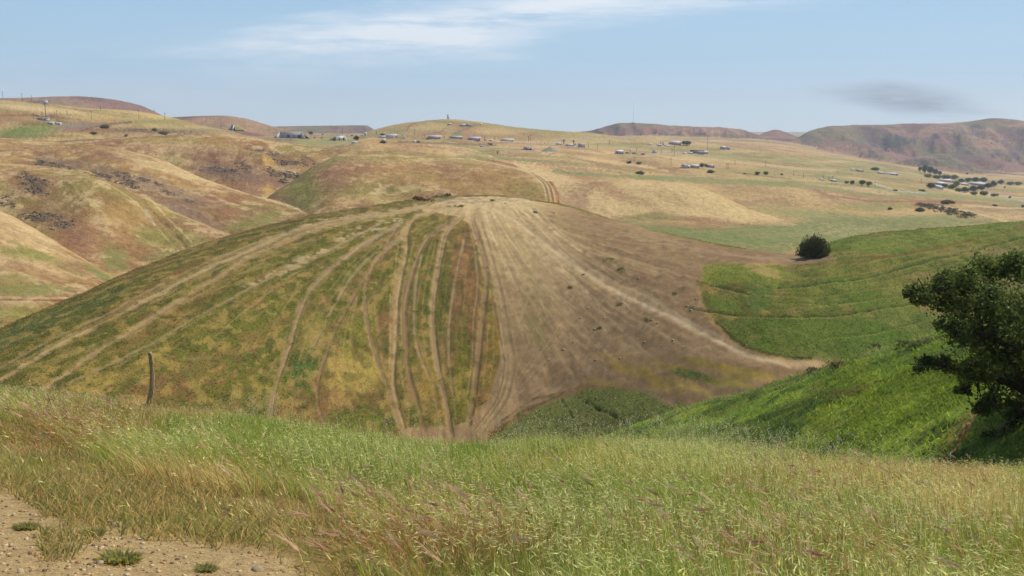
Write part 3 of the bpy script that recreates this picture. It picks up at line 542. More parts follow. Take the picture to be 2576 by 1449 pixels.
# --- plateau and valley
VV = 'base R1 R2 R4 M1 M2 L6 T K7'
def paint_valley():
    G1 = C(132,144,86)
    blob(VV, 1650,585,200,16, C(124,142,78), .9, ang=4); blob('base', 1900,600,190,16, C(120,140,76), .95); blob('base', 2080,545,220,18, C(136,146,90), .85, ang=6); blob(VV, 1960,575,120,12, C(132,144,88), .8)
    blob(VV, 2350,550,150,12, C(132,144,88), .9); blob(VV, 2200,520,120,12, C(140,140,84), .7); blob(VV, 1640,545,80,18, C(150,150,92), .6)
    poly('R1', [(1470,520),(1500,470),(1600,452),(1720,462),(1800,488),(1880,526),(1970,556),(1880,562),(1760,548),(1640,535),(1560,545)], C(220,190,136), .9, warp=14, soft=8)
    blob('R1', 1520,470,60,14, C(168,128,92), .6, ang=12); blob('R1', 1580,500,90,14, C(170,136,98), .6, ang=15); blob('R1', 1500,440,120,12, G1, .5); blob('R1',1690,500,60,16,C(180,150,104),.5,ang=20)
    blob('R2', 2000,490,110,22, C(208,176,126), .8, ang=15); blob('R2', 2060,480,60,7, C(140,120,80), .6, ang=22); blob('R2', 1920,478,60,10, C(176,142,104), .6, ang=10)
    poly(VV, [(1860,590),(1960,584),(2080,578),(2160,572),(2240,566),(2160,584),(2060,594),(1950,604)], C(214,190,138), .8, warp=16, soft=4, grit=.7); line(VV, [(1700,585),(1850,580),(1980,576),(2150,560)], 3, C(200,180,128), .6)
    poly('base R4 M1', [(1530,556),(1640,566),(1760,572),(1900,570),(1990,560),(2100,545),(2300,548),(2520,560),(2400,572),(2200,588),(2060,620),(1960,646),(1800,640),(1640,610)], C(116,134,76), .9, warp=20, soft=8, grit=.5)
    for p, w, c in [([(1150,392),(1300,402),(1450,412),(1600,432)],7,G1),([(1390,430),(1500,440),(1650,446),(1800,452),(1990,462)],9,C(124,142,84)),([(1600,446),(1750,454),(1900,462),(2050,470),(2200,492)],10,G1),([(2050,440),(2150,462),(2300,488),(2450,500),(2576,510)],10,G1),([(2200,500),(2330,490),(2450,500),(2576,520)],9,C(140,148,92)),
                    ([(2090,492),(2200,506),(2350,506),(2450,510),(2576,526)],5,C(156,118,88)),([(1200,386),(1330,392),(1480,400)],5,C(150,146,92)),([(1440,396),(1560,420),(1700,428)],8,C(158,126,92)),([(1400,388),(1500,402),(1600,416),(1680,430)],6,C(216,186,132)),
                    ([(1700,395),(1800,402),(1950,418),(2100,430)],6,C(206,176,128)),([(1580,392),(1640,386),(1740,386)],3,C(190,170,140)),([(1560,372),(1640,380),(1700,381),(1760,386)],2,C(196,176,146)),([(1650,424),(1760,424),(1900,440),(1990,450)],2.5,C(150,112,80)),
                    ([(1150,358),(1300,360),(1450,372),(1520,384)],3,C(170,134,98)),([(1000,356),(1150,362),(1250,366)],3,C(120,108,72)),([(1180,352),(1300,356),(1400,358)],2.5,C(196,178,146)),([(1400,362),(1450,350),(1500,348),(1580,352)],2.5,C(186,170,146)),
                    ([(2290,478),(2380,488),(2460,494),(2576,500)],4,C(164,156,100)),([(2360,520),(2430,530),(2500,548),(2560,566)],5,C(214,188,142)),([(2420,516),(2500,522),(2576,524)],4,C(212,184,140)),([(2200,462),(2260,480),(2330,486)],3,C(190,184,170)),([(2480,482),(2530,496),(2576,506)],4,C(178,172,160)),
                    ([(1940,352),(2050,375),(2120,390),(2200,405)],3,C(186,152,120)),([(2140,398),(2250,412),(2350,440),(2420,470)],5,C(196,160,116)),([(1640,366),(1700,362),(1800,364)],3,C(200,176,140))]:
        line(VV+' K8', p, w, c, .85, warp=5, grit=.4)
    blob('T', 1060,322,70,7, C(206,176,122), .8, ang=-6); blob('T', 1240,330,110,10, C(206,170,118), .7); blob('T', 1130,308,90,5, C(134,138,84), .8, ang=6); blob('T', 1170,330,50,12, C(168,126,96), .8, ang=30); blob('T', 1150,338,16,9, C(112,136,78), .9, ang=-40); blob('T', 1330,326,120,5, C(156,148,96), .7, ang=6); blob('T', 1090,334,60,6, C(170,126,96), .7); blob('T', 1010,328,50,6, C(150,140,92), .7); blob('T', 1350,344,120,6, C(166,132,96), .6)
    line('T', [(1046,310),(1030,316),(1024,330)], 2.5, C(140,94,72), .9, warp=1); line('T', [(1130,312),(1110,330),(1090,336)], 2, C(150,110,82), .7, warp=1); line('T', [(1200,312),(1150,334),(1130,345)], 3, C(130,112,80), .7, warp=2); line('T', [(1380,324),(1410,336)], 2, C(150,108,80), .7, warp=1)
    blob('L6', 250,268,220,9, C(214,182,124), .9, ang=5); blob('L6', 100,275,140,8, PALE, .8, ang=5); blob('L6', 60,292,120,12, C(168,132,92), .8, ang=3); blob('L6', 380,290,60,8, C(214,180,122), .9, ang=8); blob('L6', 250,294,80,8, C(204,174,112), .8); blob('L6', 70,330,100,16, C(104,130,62), .95, ang=-6); blob('L6', 90,312,50,7, C(110,114,58), .9); blob('L6', 190,320,60,14, C(140,122,108), .9, ang=-4)
    blob('L6', 250,330,120,8, C(160,116,78), .8); blob('L6', 400,328,160,6, C(118,96,72), .7); blob('L6', 420,306,120,6, C(146,142,84), .8); blob('L6', 520,312,90,6, C(168,130,94), .7); blob('L6 base', 560,330,150,5, C(150,138,100), .6); blob('L6', 280,304,30,5, C(190,150,96), .8); blob('L6', 60,342,160,6, C(112,126,64),.8)
    line('L6', [(70,258),(140,266),(210,280),(330,296)], 2.5, C(124,118,70), .6, warp=2); line('L6', [(0,292),(70,290),(120,296),(200,300)], 2.5, C(120,88,62), .7, warp=3); line('L6', [(200,330),(260,315),(330,308)], 4, C(112,84,64), .8, warp=4)
    for k in range(30):
        blob('base M1 M2', random.uniform(600,2300), random.uniform(350,440), random.uniform(20,80), random.uniform(2,5), random.choice([C(140,142,88),C(160,124,92),C(214,184,132),C(122,112,80),C(196,164,116)]), .6, ang=random.uniform(-3,8))
    for k in range(20):
        blob('K6 K8 K4 K9 K10', random.uniform(2000,2576), random.uniform(330,440), random.uniform(20,60), random.uniform(4,12), random.choice([C(126,126,92),C(120,96,92),C(112,112,88),C(180,140,110),C(150,112,104)]), .7, ang=random.uniform(-10,25))
paint_valley()
ZG += DZ
ZG[OWN == LN['N']] += (1.3*(fbm(XG*.6+YG*.35, YG*1.1-XG*.2, 3.6, 4, 87, .6)-.5))[OWN == LN['N']]
DZB = (.5*(fbm(XG, YG, 2.4, 3, 89, .6)-.5)); mB = OWN == LN['B']; ZG[mB] += DZB[mB]
# bare earth in the near left corner
poly('F', [(-900,1140),(-100,1160),(20,1205),(120,1262),(170,1305),(280,1318),(420,1335),(560,1360),(700,1385),(800,1430),(860,1700),(-900,1900)], C(188,160,114), 1, soft=16, warp=60, grit=.1)

# ------------------------------------------------------------------ mesh + material helpers
def mk_mat(name, rough=.9, spec=.2):
    m = bpy.data.materials.new(name); m.use_nodes = True; b = m.node_tree.nodes['Principled BSDF']
    b.inputs['Roughness'].default_value = rough; b.inputs['Specular IOR Level'].default_value = spec
    return m, m.node_tree, b
def nodes_noise(nt, scale, det=4, rough=.6, stretch=None):
    tc = nt.nodes.new('ShaderNodeNewGeometry'); src = tc.outputs['Position']
    if stretch:
        mp = nt.nodes.new('ShaderNodeMapping'); nt.links.new(src, mp.inputs[0]); mp.inputs['Scale'].default_value = stretch; src = mp.outputs[0]
    n = nt.nodes.new('ShaderNodeTexNoise'); n.inputs['Scale'].default_value = scale; n.inputs['Detail'].default_value = det; n.inputs['Roughness'].default_value = rough
    nt.links.new(src, n.inputs['Vector']); return n.outputs[0]
def maprange(nt, v, a, b, c, d):
    r = nt.nodes.new('ShaderNodeMapRange'); nt.links.new(v, r.inputs[0])
    for i, k in enumerate((a, b, c, d)): r.inputs[i+1].default_value = k
    return r.outputs[0]
def vmul(nt, col, fac):
    m = nt.nodes.new('ShaderNodeVectorMath'); m.operation = 'SCALE'; nt.links.new(col, m.inputs[0]); nt.links.new(fac, m.inputs['Scale']); return m.outputs[0]
def ground_mat(name, scales, amp, bump, bdist):
    m, nt, b = mk_mat(name, .95, .1)
    at_ = nt.nodes.new('ShaderNodeAttribute'); at_.attribute_name = 'cover'
    col = at_.outputs['Color']
    for s, a in zip(scales, amp):
        mm = nt.nodes.new('ShaderNodeMath'); mm.operation = 'MULTIPLY_ADD'; nt.links.new(maprange(nt, nodes_noise(nt, s, 5, .7), .3, .7, -a, a), mm.inputs[0]); nt.links.new(at_.outputs['Alpha'], mm.inputs[1]); mm.inputs[2].default_value = 1
        col = vmul(nt, col, mm.outputs[0])
    nt.links.new(col, b.inputs['Base Color'])
    bp = nt.nodes.new('ShaderNodeBump'); bp.inputs['Distance'].default_value = bdist
    bs = nt.nodes.new('ShaderNodeMath'); bs.operation = 'MULTIPLY'; nt.links.new(at_.outputs['Alpha'], bs.inputs[0]); bs.inputs[1].default_value = bump; nt.links.new(bs.outputs[0], bp.inputs['Strength'])
    nt.links.new(nodes_noise(nt, scales[0]*1.3, 6, .75), bp.inputs['Height']); nt.links.new(bp.outputs[0], b.inputs['Normal'])
    return m
GM = {'ground': ground_mat('meadow soil', (14, 90), (.28, .42), 1.0, .03), 'grassy_slope': ground_mat('lush turf', (2.2, 7), (.38, .35), .9, .3),
      'dirt_hill': ground_mat('turf and bare earth', (2.4, 8), (.38, .45), 1.0, .25), 'valley_floor': ground_mat('valley grassland', (.3, 1.1), (.16, .22), .8, 1.2),
      'rolling_hills': ground_mat('dry hill grass', (.35, 1.3), (.18, .24), .9, 1.2), 'distant_hills': ground_mat('far hill grass', (.03, .12), (.2, .2), .8, 8.0)}
def mesh_from(name, V, F3=None, F4=None, attrs=None, smooth=True):
    me = bpy.data.meshes.new(name); nv = len(V); me.vertices.add(nv); me.vertices.foreach_set('co', np.asarray(V, np.float32).ravel())
    n3 = 0 if F3 is None else len(F3); n4 = 0 if F4 is None else len(F4)
    li = np.concatenate([np.asarray(F4, np.int32).ravel() if n4 else np.zeros(0, np.int32), np.asarray(F3, np.int32).ravel() if n3 else np.zeros(0, np.int32)])
    me.loops.add(len(li)); me.loops.foreach_set('vertex_index', li)
    me.polygons.add(n3+n4); ls = np.concatenate([np.arange(n4)*4, n4*4+np.arange(n3)*3]).astype(np.int32)
    me.polygons.foreach_set('loop_start', ls)
    if smooth: me.polygons.foreach_set('use_smooth', np.ones(n3+n4, bool))
    if attrs is not None:
        for k, v in attrs.items():
            a = me.attributes.new(k, 'FLOAT_COLOR', 'POINT'); buf = np.ones((nv, 4), np.float32); buf[:, :v.shape[1]] = v; a.data.foreach_set('color', buf.ravel())
    me.update(); me.validate(); return me
def link(name, me, mat=None, parent=None, loc=(0,0,0)):
    o = bpy.data.objects.new(name, me); COL.objects.link(o); o.location = loc
    if mat is not None and me is not None: me.materials.append(mat)
    if parent is not None: o.parent = parent
    return o
def tag(o, label=None, cat=None, group=None, kind=None):
    if label: o['label'] = label
    if cat: o['category'] = cat
    if group: o['group'] = group
    if kind: o['kind'] = kind
    return o
def build_ground():
    nr, nc = ZG.shape; V = np.stack([XG, YG, ZG], -1).reshape(-1, 3)
    names = np.array([l['obj'] for l in LAY] + ['valley_floor'])
    # owner of each face; tiny islands follow the four corners' first vertex
    fo = names[OWN[:-1, :-1].ravel()]
    fy = np.repeat(ROWS[:-1], nc-1)
    fo[(fy < 60) & (fo == 'valley_floor')] = 'ground'
    i = (np.arange(nr-1)[:, None]*nc + np.arange(nc-1)[None]).ravel()
    Q = np.stack([i, i+1, i+nc+1, i+nc], 1)
    lab = {'ground': 'grassy meadow brow with bare earth corner', 'grassy_slope': 'bright green slope', 'dirt_hill': 'rounded hill scored by tyre tracks', 'valley_floor': 'dry valley and plateau', 'rolling_hills': 'tan rolling hills', 'distant_hills': 'distant mauve hills'}
    for nm in GM:
        f = Q[fo == nm]; u, inv = np.unique(f.ravel(), return_inverse=True)
        me = mesh_from(nm, V[u], F4=inv.reshape(-1, 4), attrs={'cover': np.hstack([CF[u], (.35+.65*sm(.78,.92,CF[u,1]/CF[u,0]) if nm == 'dirt_hill' else np.ones(len(u)))[:,None]])})
        o = link(nm, me, GM[nm]); tag(o, kind='structure')
# ground we stand on, behind and beside the camera
def build_behind():
    xs = np.linspace(-90, 90, 61); ys = np.linspace(-60, 24, 43); Xb, Yb = np.meshgrid(xs, ys)
    q = Xb/np.maximum(np.abs(Yb), 1.2); zz = -1.35 - .02*Yb*0
    Yc = np.clip(Yb, .6, None); zf = height(np.clip(Xb, -3.5*Yc, 3.5*Yc), Yc)
    Zb = np.where(Yb > .6, zf, -1.36 + .01*Yb) - .12
    nr, nc = Zb.shape; i = (np.arange(nr-1)[:, None]*nc + np.arange(nc-1)[None]).ravel()
    col = np.ones((Zb.size, 3), np.float32)*C(170,140,92)
    me = mesh_from('ground', np.stack([Xb, Yb, Zb.reshape(Xb.shape)], -1).reshape(-1, 3), F4=np.stack([i, i+1, i+nc+1, i+nc], 1), attrs={'cover': col})
    tag(link('ground', me, GM['ground']), kind='structure')
build_behind()
# ------------------------------------------------------------------ builders
def mat_noise(name, col, var=.25, scale=3, rough=.9, stretch=None, col2=None, trans=0, bump=0):
    m, nt, b = mk_mat(name, rough)
    v = nodes_noise(nt, scale, 5, .65, stretch); mx = nt.nodes.new('ShaderNodeMix'); mx.data_type = 'RGBA'
    c = np.array(col, float); c2 = np.array(col2, float) if col2 is not None else c*(1+var)
    mx.inputs['A'].default_value = (*(c*(1-var)), 1); mx.inputs['B'].default_value = (*np.clip(c2,0,1), 1)
    nt.links.new(maprange(nt, v, .35, .65, 0, 1), mx.inputs['Factor']); nt.links.new(mx.outputs['Result'], b.inputs['Base Color'])
    if bump:
        bp = nt.nodes.new('ShaderNodeBump'); bp.inputs['Strength'].default_value = .8; bp.inputs['Distance'].default_value = bump
        nt.links.new(v, bp.inputs['Height']); nt.links.new(bp.outputs[0], b.inputs['Normal'])
    if trans:
        tr = nt.nodes.new('ShaderNodeBsdfTranslucent'); nt.links.new(mx.outputs['Result'], tr.inputs[0]); ms = nt.nodes.new('ShaderNodeMixShader'); ms.inputs[0].default_value = trans
        nt.links.new(b.outputs[0], ms.inputs[1]); nt.links.new(tr.outputs[0], ms.inputs[2]); nt.links.new(ms.outputs[0], nt.nodes['Material Output'].inputs[0])
    return m
def mat_attr(name, trans=.35, rough=.6, spec=.25, nscale=0):
    m, nt, b = mk_mat(name, rough, spec); a = nt.nodes.new('ShaderNodeAttribute'); a.attribute_name = 'cover'; col = a.outputs['Color']
    nt.links.new(col, b.inputs['Base Color']); tr = nt.nodes.new('ShaderNodeBsdfTranslucent'); nt.links.new(col, tr.inputs[0])
    ms = nt.nodes.new('ShaderNodeMixShader'); ms.inputs[0].default_value = trans
    nt.links.new(b.outputs[0], ms.inputs[1]); nt.links.new(tr.outputs[0], ms.inputs[2]); nt.links.new(ms.outputs[0], nt.nodes['Material Output'].inputs[0]); return m
M_CONC = mat_noise('weathered concrete', C(236,232,222), .1, .6); M_WHITE = mat_noise('white painted metal', C(216,214,208), .06, .5, .6)
M_GREYW = mat_noise('grey siding', C(176,178,182), .12, .8); M_ROOFL = mat_noise('pale metal roof', C(206,208,210), .08, .6, .5); M_ROOFR = mat_noise('rust brown roof', C(130,92,80), .2, .8)
M_DARKG = mat_noise('dark window glass', C(52,58,66), .1, 1, .3); M_WOOD = mat_noise('weathered pole wood', C(104,92,80), .2, 2); M_STEEL = mat_noise('dull steel', C(150,152,154), .1, 2, .5)
M_ROCK = mat_noise('dark basalt rock', C(106,92,80), .3, .8, .95, col2=C(146,126,104), bump=.3); M_STONE = mat_noise('pale field stone', C(176,156,124), .2, 9, .95, bump=.02)
M_BARK = mat_noise('oak bark', C(74,62,50), .35, 6, .95, (1,1,.3), bump=.03); M_TRUNK = mat_noise('far tree trunk', C(96,80,64), .2, 2)
M_LEAF = mat_attr('leaves', .35, .6, .15); M_GRASS = mat_attr('grass blades', .45, .75, .08)
M_GRAVEL = mat_noise('piled grey gravel', C(150,146,124), .15, .8, .95, col2=C(168,160,130)); M_BEIGE = mat_noise('beige wall', C(196,184,164), .1, .6)
def box(x0,x1,y0,y1,z0,z1):
    V = np.array([(x0,y0,z0),(x1,y0,z0),(x1,y1,z0),(x0,y1,z0),(x0,y0,z1),(x1,y0,z1),(x1,y1,z1),(x0,y1,z1)], float)
    return V, np.array([(0,3,2,1),(4,5,6,7),(0,1,5,4),(1,2,6,5),(2,3,7,6),(3,0,4,7)])
def join(parts):
    V = []; F = []; n = 0
    for v, f in parts: V.append(v); F.append(f+n); n += len(v)
    return np.vstack(V), np.vstack(F)
def cyl(p, q_, r0, r1, n=8, caps=True):
    p = np.array(p, float); q_ = np.array(q_, float); d = q_-p; d /= np.linalg.norm(d)+1e-9; u = np.cross(d, [0,0,1.] if abs(d[2]) < .9 else [1.,0,0]); u /= np.linalg.norm(u); v = np.cross(d, u)
    a = np.arange(n)*2*math.pi/n; ring = np.cos(a)[:,None]*u + np.sin(a)[:,None]*v
    V = np.vstack([p+ring*r0, q_+ring*r1, [p], [q_]]); i = np.arange(n); j = (i+1)%n
    F = np.stack([i, j, j+n, i+n], 1)
    if caps: F = np.vstack([F, np.stack([i, np.full(n,2*n), j, j], 1)[:, [0,1,2,2]], np.stack([i+n, j+n, np.full(n,2*n+1), np.full(n,2*n+1)],1)])
    return V, F
def to_mesh(name, VF, smooth=False, attrs=None):
    V, F = VF; tri = F[:,2] == F[:,3]
    return mesh_from(name, V, F3=F[tri][:,:3] if tri.any() else None, F4=F[~tri] if (~tri).any() else None, smooth=smooth, attrs=attrs)
def part(name, VF, mat, parent, smooth=False, label=None):
    o = link(name, to_mesh(name, VF, smooth), mat, parent)
    if label: o['label'] = label
    return o
def empty(name, loc, rz, label, cat, group=None):
    o = bpy.data.objects.new(name, None); COL.objects.link(o); o.location = loc; o.rotation_euler = (0,0,rz); o.empty_display_size = .5
    tag(o, label, cat, group); return o
def ZP(z, zx, zy):
    x0, y0 = {1:(0,350),2:(750,400),3:(1500,400),4:(2050,400),5:(2550,400),6:(3296,450)}[z]
    return (x0+zx*.31056)*.62891, (y0+zy*.31056)*.62891
K1 = .31056*.62891
def place(z, zx, zy, ymin=250):
    """ground point under a spot in a magnified view, and metres per unit of that view there"""
    p = at(*ZP(z, zx, zy), ymin); return p, p.y*K1/FPX
# ---- leafy things
def leaf_cloud(lobes, n, size, cols, rng, flat=.6, up=.3, clump=.22, nclump=12, shell=.55, volp=.7):
    """small leaf quads gathered into clumps through the volume of several ellipsoid lobes; lobes: (cx,cy,cz,rx,ry,rz)"""
    lob = np.array(lobes, float); vol = lob[:,3]*lob[:,4]*lob[:,5]; w = vol**volp; w /= w.sum()
    nc = max(6, int(nclump*len(lob))); li = rng.choice(len(lob), nc, p=w); d = rng.normal(size=(nc,3)); d /= np.linalg.norm(d, axis=1)[:,None]
    rr = (shell + (1-shell)*rng.random(nc))**.8; cc = lob[li,:3] + d*rr[:,None]*lob[li,3:]
    csz = clump*lob[li,3:].mean(1)*rng.uniform(.6,1.5,nc); ctone = rng.random(nc)
    k = rng.integers(0, nc, n); p = cc[k] + rng.normal(size=(n,3))*csz[k][:,None]*np.array([1,1,flat])
    nrm = rng.normal(size=(n,3)) + [0,0,up]; nrm /= np.linalg.norm(nrm,axis=1)[:,None]; t = np.cross(nrm, rng.normal(size=(n,3))); t /= np.linalg.norm(t,axis=1)[:,None]; b = np.cross(nrm, t)
    s = size*rng.uniform(.6,1.4,n)[:,None]; V = np.stack([p-t*s, p-b*s*.55, p+t*s, p+b*s*.55], 1).reshape(-1,3)
    F = np.arange(4*n).reshape(-1,4); cols = np.array(cols); m = np.clip(ctone[k]*.7+rng.random(n)*.3,0,.999)*(len(cols)-1); i0 = m.astype(int); f = (m-i0)[:,None]
    c = cols[i0]*(1-f)+cols[np.minimum(i0+1,len(cols)-1)]*f; c = c*rng.uniform(.8,1.2,(n,1)); return V, F, np.repeat(c, 4, 0)
DKG = [C(66,82,50), C(84,100,60), C(104,118,74)]; MIDG = [C(88,112,62), C(112,134,74), C(134,150,88)]; BRNG = [C(104,98,64), C(124,114,76), C(148,132,92)]; BLUG = [C(64,88,68), C(82,106,80), C(104,124,92)]
def plant(name, z, zx, zy, w, h, label, cat='bush', cols=DKG, trunk=False, group=None, seed=None, depth=.8, lean=0, n=None, round_=True, ymin=250):
    w *= .88; h *= .92; cols = [c*1.15+.006 for c in cols]
    p, s = place(z, zx, zy, ymin); W = w*s; H = h*s; rng = np.random.default_rng(seed or int(abs(zx*7+zy*13+z)))
    t = empty(name, p, 0, label, cat, group); base = H*.18 if trunk else 0; lobes = []
    k = 5 if W > H*1.3 else 4
    for i in range(k):
        f = (i+.5)/k*2-1; lobes.append((f*W*.28+rng.normal()*W*.04, rng.normal()*W*.1, base+(H-base)*(.52+.12*rng.random()-.16*abs(f)), W*rng.uniform(.2,.27), W*depth*.28, (H-base)*rng.uniform(.34,.46)*(1-.25*abs(f))))
    lobes.append((lean*W*.1, 0, base+(H-base)*.42, W*.36, W*.3*depth, (H-base)*.42))
    nn = n or int(np.clip(w*h*.45, 240, 2600)); V, F, cc = leaf_cloud(lobes, nn, max(W,H)*.045, cols, rng, flat=.8, up=.3, clump=.30, shell=.4)
    V[:,2] = np.maximum(V[:,2], -.2)
    me = to_mesh('foliage', (V, F), True, {'cover': cc}); link('crown' if trunk else 'foliage', me, M_LEAF, t)
    st = []
    if trunk: st.append(cyl((0,0,-.5),(0,0,H*.5),W*.05,W*.025,6)); st.append(cyl((0,0,H*.25),(W*.15,0,H*.6),W*.03,W*.012,5)); st.append(cyl((0,0,H*.25),(-W*.16,.1,H*.58),W*.03,W*.012,5))
    else:
        for i in range(5): a = i*1.26+rng.random(); st.append(cyl((0,0,-.3),(math.cos(a)*W*.22,math.sin(a)*W*.15,H*.55),W*.015+.02,W*.006+.01,5))
    part('trunk' if trunk else 'stem', join(st), M_TRUNK, t, True); return t
# ---- buildings
def shed(z, zx, zy, w, h, label, name='shed', cat='building', wall=None, roof=None, depth=8, rise=.18, rz=0., nwin=3, door=True, group=None, over=.3, ymin=250, gable=False):
    p, s = place(z, zx, zy, ymin); W = w*s; H = h*s; t = empty(name, (p.x,p.y+depth*.3,p.z-.25), rz, label, cat, group); D = depth; e = H*(1-rise)
    part('wall', box(-W/2,W/2,-D/2,D/2,-.6,e), wall or M_GREYW, t)
    o = over
    if gable:   # ridge along the length
        V = np.array([(-W/2-o,-D/2-o,e),(W/2+o,-D/2-o,e),(W/2+o,0,H),(-W/2-o,0,H),(-W/2-o,D/2+o,e),(W/2+o,D/2+o,e),(-W/2-o,-D/2-o,e+.15),(W/2+o,-D/2-o,e+.15),(W/2+o,0,H+.15),(-W/2-o,0,H+.15),(-W/2-o,D/2+o,e+.15),(W/2+o,D/2+o,e+.15)])
        F = np.array([(6,7,8,9),(9,8,11,10),(0,3,2,1),(3,4,5,2),(0,1,7,6),(4,10,11,5),(0,6,9,3),(3,9,10,4),(1,2,8,7),(2,5,11,8)])
    else:
        V, F = box(-W/2-o,W/2+o,-D/2-o,D/2+o,e,H); V[[6,7],2] += H*.3; V[[2,3],2] += H*.3
    part('roof', (V,F), roof or M_ROOFL, t)
    nw = nwin
    for i in range(nw):
        x = -W/2+W*(i+.7)/(nw+.4); ww = min(1.6, W/nw*.35)
        part('window', box(x-ww/2,x+ww/2,-D/2-.04,-D/2+.05,e*.42,e*.74), M_DARKG, t)
    if door: part('door', box(W*.36,W*.36+min(1.6,W*.12),-D/2-.05,-D/2+.05,0,min(e*.8,2.6)), M_STEEL, t)
    return t
def pole(z, zx, zy, top, label, group='utility poles across the plateau', arms=1, r=.16, ymin=250, cat='utility pole', name='utility_pole'):
    p, s = place(z, zx, zy, ymin); H = max((zy-top)*s, 4); r = max(r, p.y*.00020); t = empty(name, p, random.uniform(-.5,.5), label, cat, group)
    part('pole', cyl((0,0,-1),(0,0,H),r,r*.75,6), M_WOOD, t)
    for k in range(arms):
        zc = H*(.94-.1*k); part('crossarm', join([box(-H*.11,H*.11,r*.5,r+.2,zc-.12,zc+.12)]+[cyl((x,r+.1,zc+.08),(x,r+.1,zc+.4),.09,.07,5) for x in (-H*.1,-H*.05,H*.05,H*.1)]), M_WOOD, t)
    return t
def bunker(z, zx, zy, w, h, label, rz=0., depth=14, wing=1., ymin=250, back=None):
    """earth covered concrete bay: front wall between two sloping wing walls, mound behind"""
    p, s = place(z, zx, zy, ymin); W = w*s; H = h*s; t = empty('concrete_bunker', (p.x,p.y+2,p.z-.2), rz, label, 'bunker', 'concrete test bunkers on the plateau'); f = W*.36; th = .6
    part('front_wall', box(-f,f,0,th,-.5,H*.92), M_GREYW if back is None else back, t); part('coping', box(-f-.1,f+.1,-.12,th+.1,H*.92,H), M_CONC, t)
    for sx in (-1,1):
        x0, x1 = sx*f, sx*W*.5; a = [(x0,-.02,-.5),(x1,-W*.22,-.5),(x1,-W*.22,.35),(x0,-.02,H)]; b_ = [(x,y+th*.9,zz_) for x,y,zz_ in a]
        part('wing_wall', (np.array(a+b_), np.array([(0,1,2,3),(7,6,5,4),(0,4,5,1),(1,5,6,2),(2,6,7,3),(3,7,4,0)])), M_CONC, t)
    n = 4
    for i in range(n):
        x = -f+f*2*(i+.5)/n; part('blast_door', box(x-f/n*.6,x+f/n*.6,-.1,.05,0,H*.5), M_DARKG if i % 2 else M_STEEL, t)
    # earth mound behind
    g = 14; xs = np.linspace(-1,1,g); X_, Y_ = np.meshgrid(xs, np.linspace(0,1,g)); Zm = H*.98*np.clip(1-np.abs(X_)**2.2*1.0,0,1)*(1-Y_**2*.98)-.3+.25*(fbm(X_*9,Y_*9,2,3,4)-.5)
    V = np.stack([X_*W*.62, th+.02+Y_*depth*1.6, Zm], -1).reshape(-1,3); i = (np.arange(g-1)[:,None]*g+np.arange(g-1)[None]).ravel()
    part('earth_mound', (V, np.stack([i,i+1,i+g+1,i+g],1)), M_EARTHM, t, True); return t
M_EARTHM = mat_noise('grassed earth mound', C(170,144,98), .15, .6, .95, col2=C(150,146,88))
def tank(z, zx, zy, w, h, label, mat=None, name='storage_tank', cat='tank', cone=.12, ymin=250, group=None):
    p, s = place(z, zx, zy, ymin); W = w*s; H = h*s; t = empty(name, (p.x,p.y,p.z-.2), 0, label, cat, group)
    part('shell', cyl((0,0,-.4),(0,0,H*(1-cone)),W/2,W/2,20), mat or M_WHITE, t, False); part('lid', cyl((0,0,H*(1-cone)+.002),(0,0,H),W/2+.08,W*.05,20), M_ROOFL, t)
    part('ladder', join([box(W/2+.02,W/2+.1,-.3,-.24,0,H*.9), box(W/2+.02,W/2+.1,.24,.3,0,H*.9)]+[box(W/2+.03,W/2+.08,-.24,.24,k*.5+.3,k*.5+.36) for k in range(int(H*.9/.5))]), M_STEEL, t); return t
def car(z, zx, zy, label, mat, rz=0, ymin=250):
    p, s = place(z, zx, zy, ymin); t = empty('parked_car', p, rz, label, 'car')
    V, F = box(-2.2,2.2,-.9,.9,.35,1.0); part('body', (V,F), mat, t)
    V, F = box(-1.3,1.4,-.85,.85,1.002,1.55); V[4:,0] *= .78; V[4:,1] *= .88; part('cabin', (V,F), M_DARKG, t)
    V, F = box(-.98,1.05,-.74,.74,1.552,1.60); part('roof', (V,F), mat, t)
    for x in (-1.4,1.4):
        for y in (-.86,.86): part('wheel', cyl((x,y-.12,.34),(x,y+.12,.34),.34,.34,12), M_TYRE, t)
    return t
M_TYRE = mat_noise('tyre rubber', C(40,40,40), .1, 3)
M_CARD = mat_noise('dark car paint', C(60,62,72), .05, 1, .3)

# ------------------------------------------------------------------ plateau: left
shed(1, 550, 418, 110, 28, 'low grey hut with pale roof at the foot of the tall tank mast', roof=M_STEEL, nwin=3, depth=6)
shed(1, 738, 474, 72, 24, 'long white trailer parked below the rock heap on the left hill', name='trailer', cat='trailer', wall=M_WHITE, roof=M_WHITE, depth=3, nwin=2)
shed(1, 650, 472, 60, 26, 'small beige block hut just left of the white trailer', wall=M_BEIGE, roof=M_CONC, depth=4, nwin=1)
def tank_mast():
    p, s = place(1, 592, 385); t = empty('tank_mast', p, 0, 'white box tank raised on a tall steel post above the left hut', 'elevated tank'); H = 170*s
    part('post', cyl((0,0,-1),(0,0,H),.28,.2,8), M_WOOD, t); V, F = cyl((2.6*s*4,0,H),(2.6*s*4,0,H+36*s),29*s,29*s,18); part('tank', (V,F), M_WHITE, t)
    part('platform', box(-20*s,40*s,-20*s,20*s,H-.35,H-.004), M_STEEL, t); part('brace', join([cyl((0,0,H*.8),(18*s,0,H-.35),.1,.1,5), cyl((0,0,H*.8),(-16*s,0,H-.35),.1,.1,5)]), M_STEEL, t)
tank_mast()
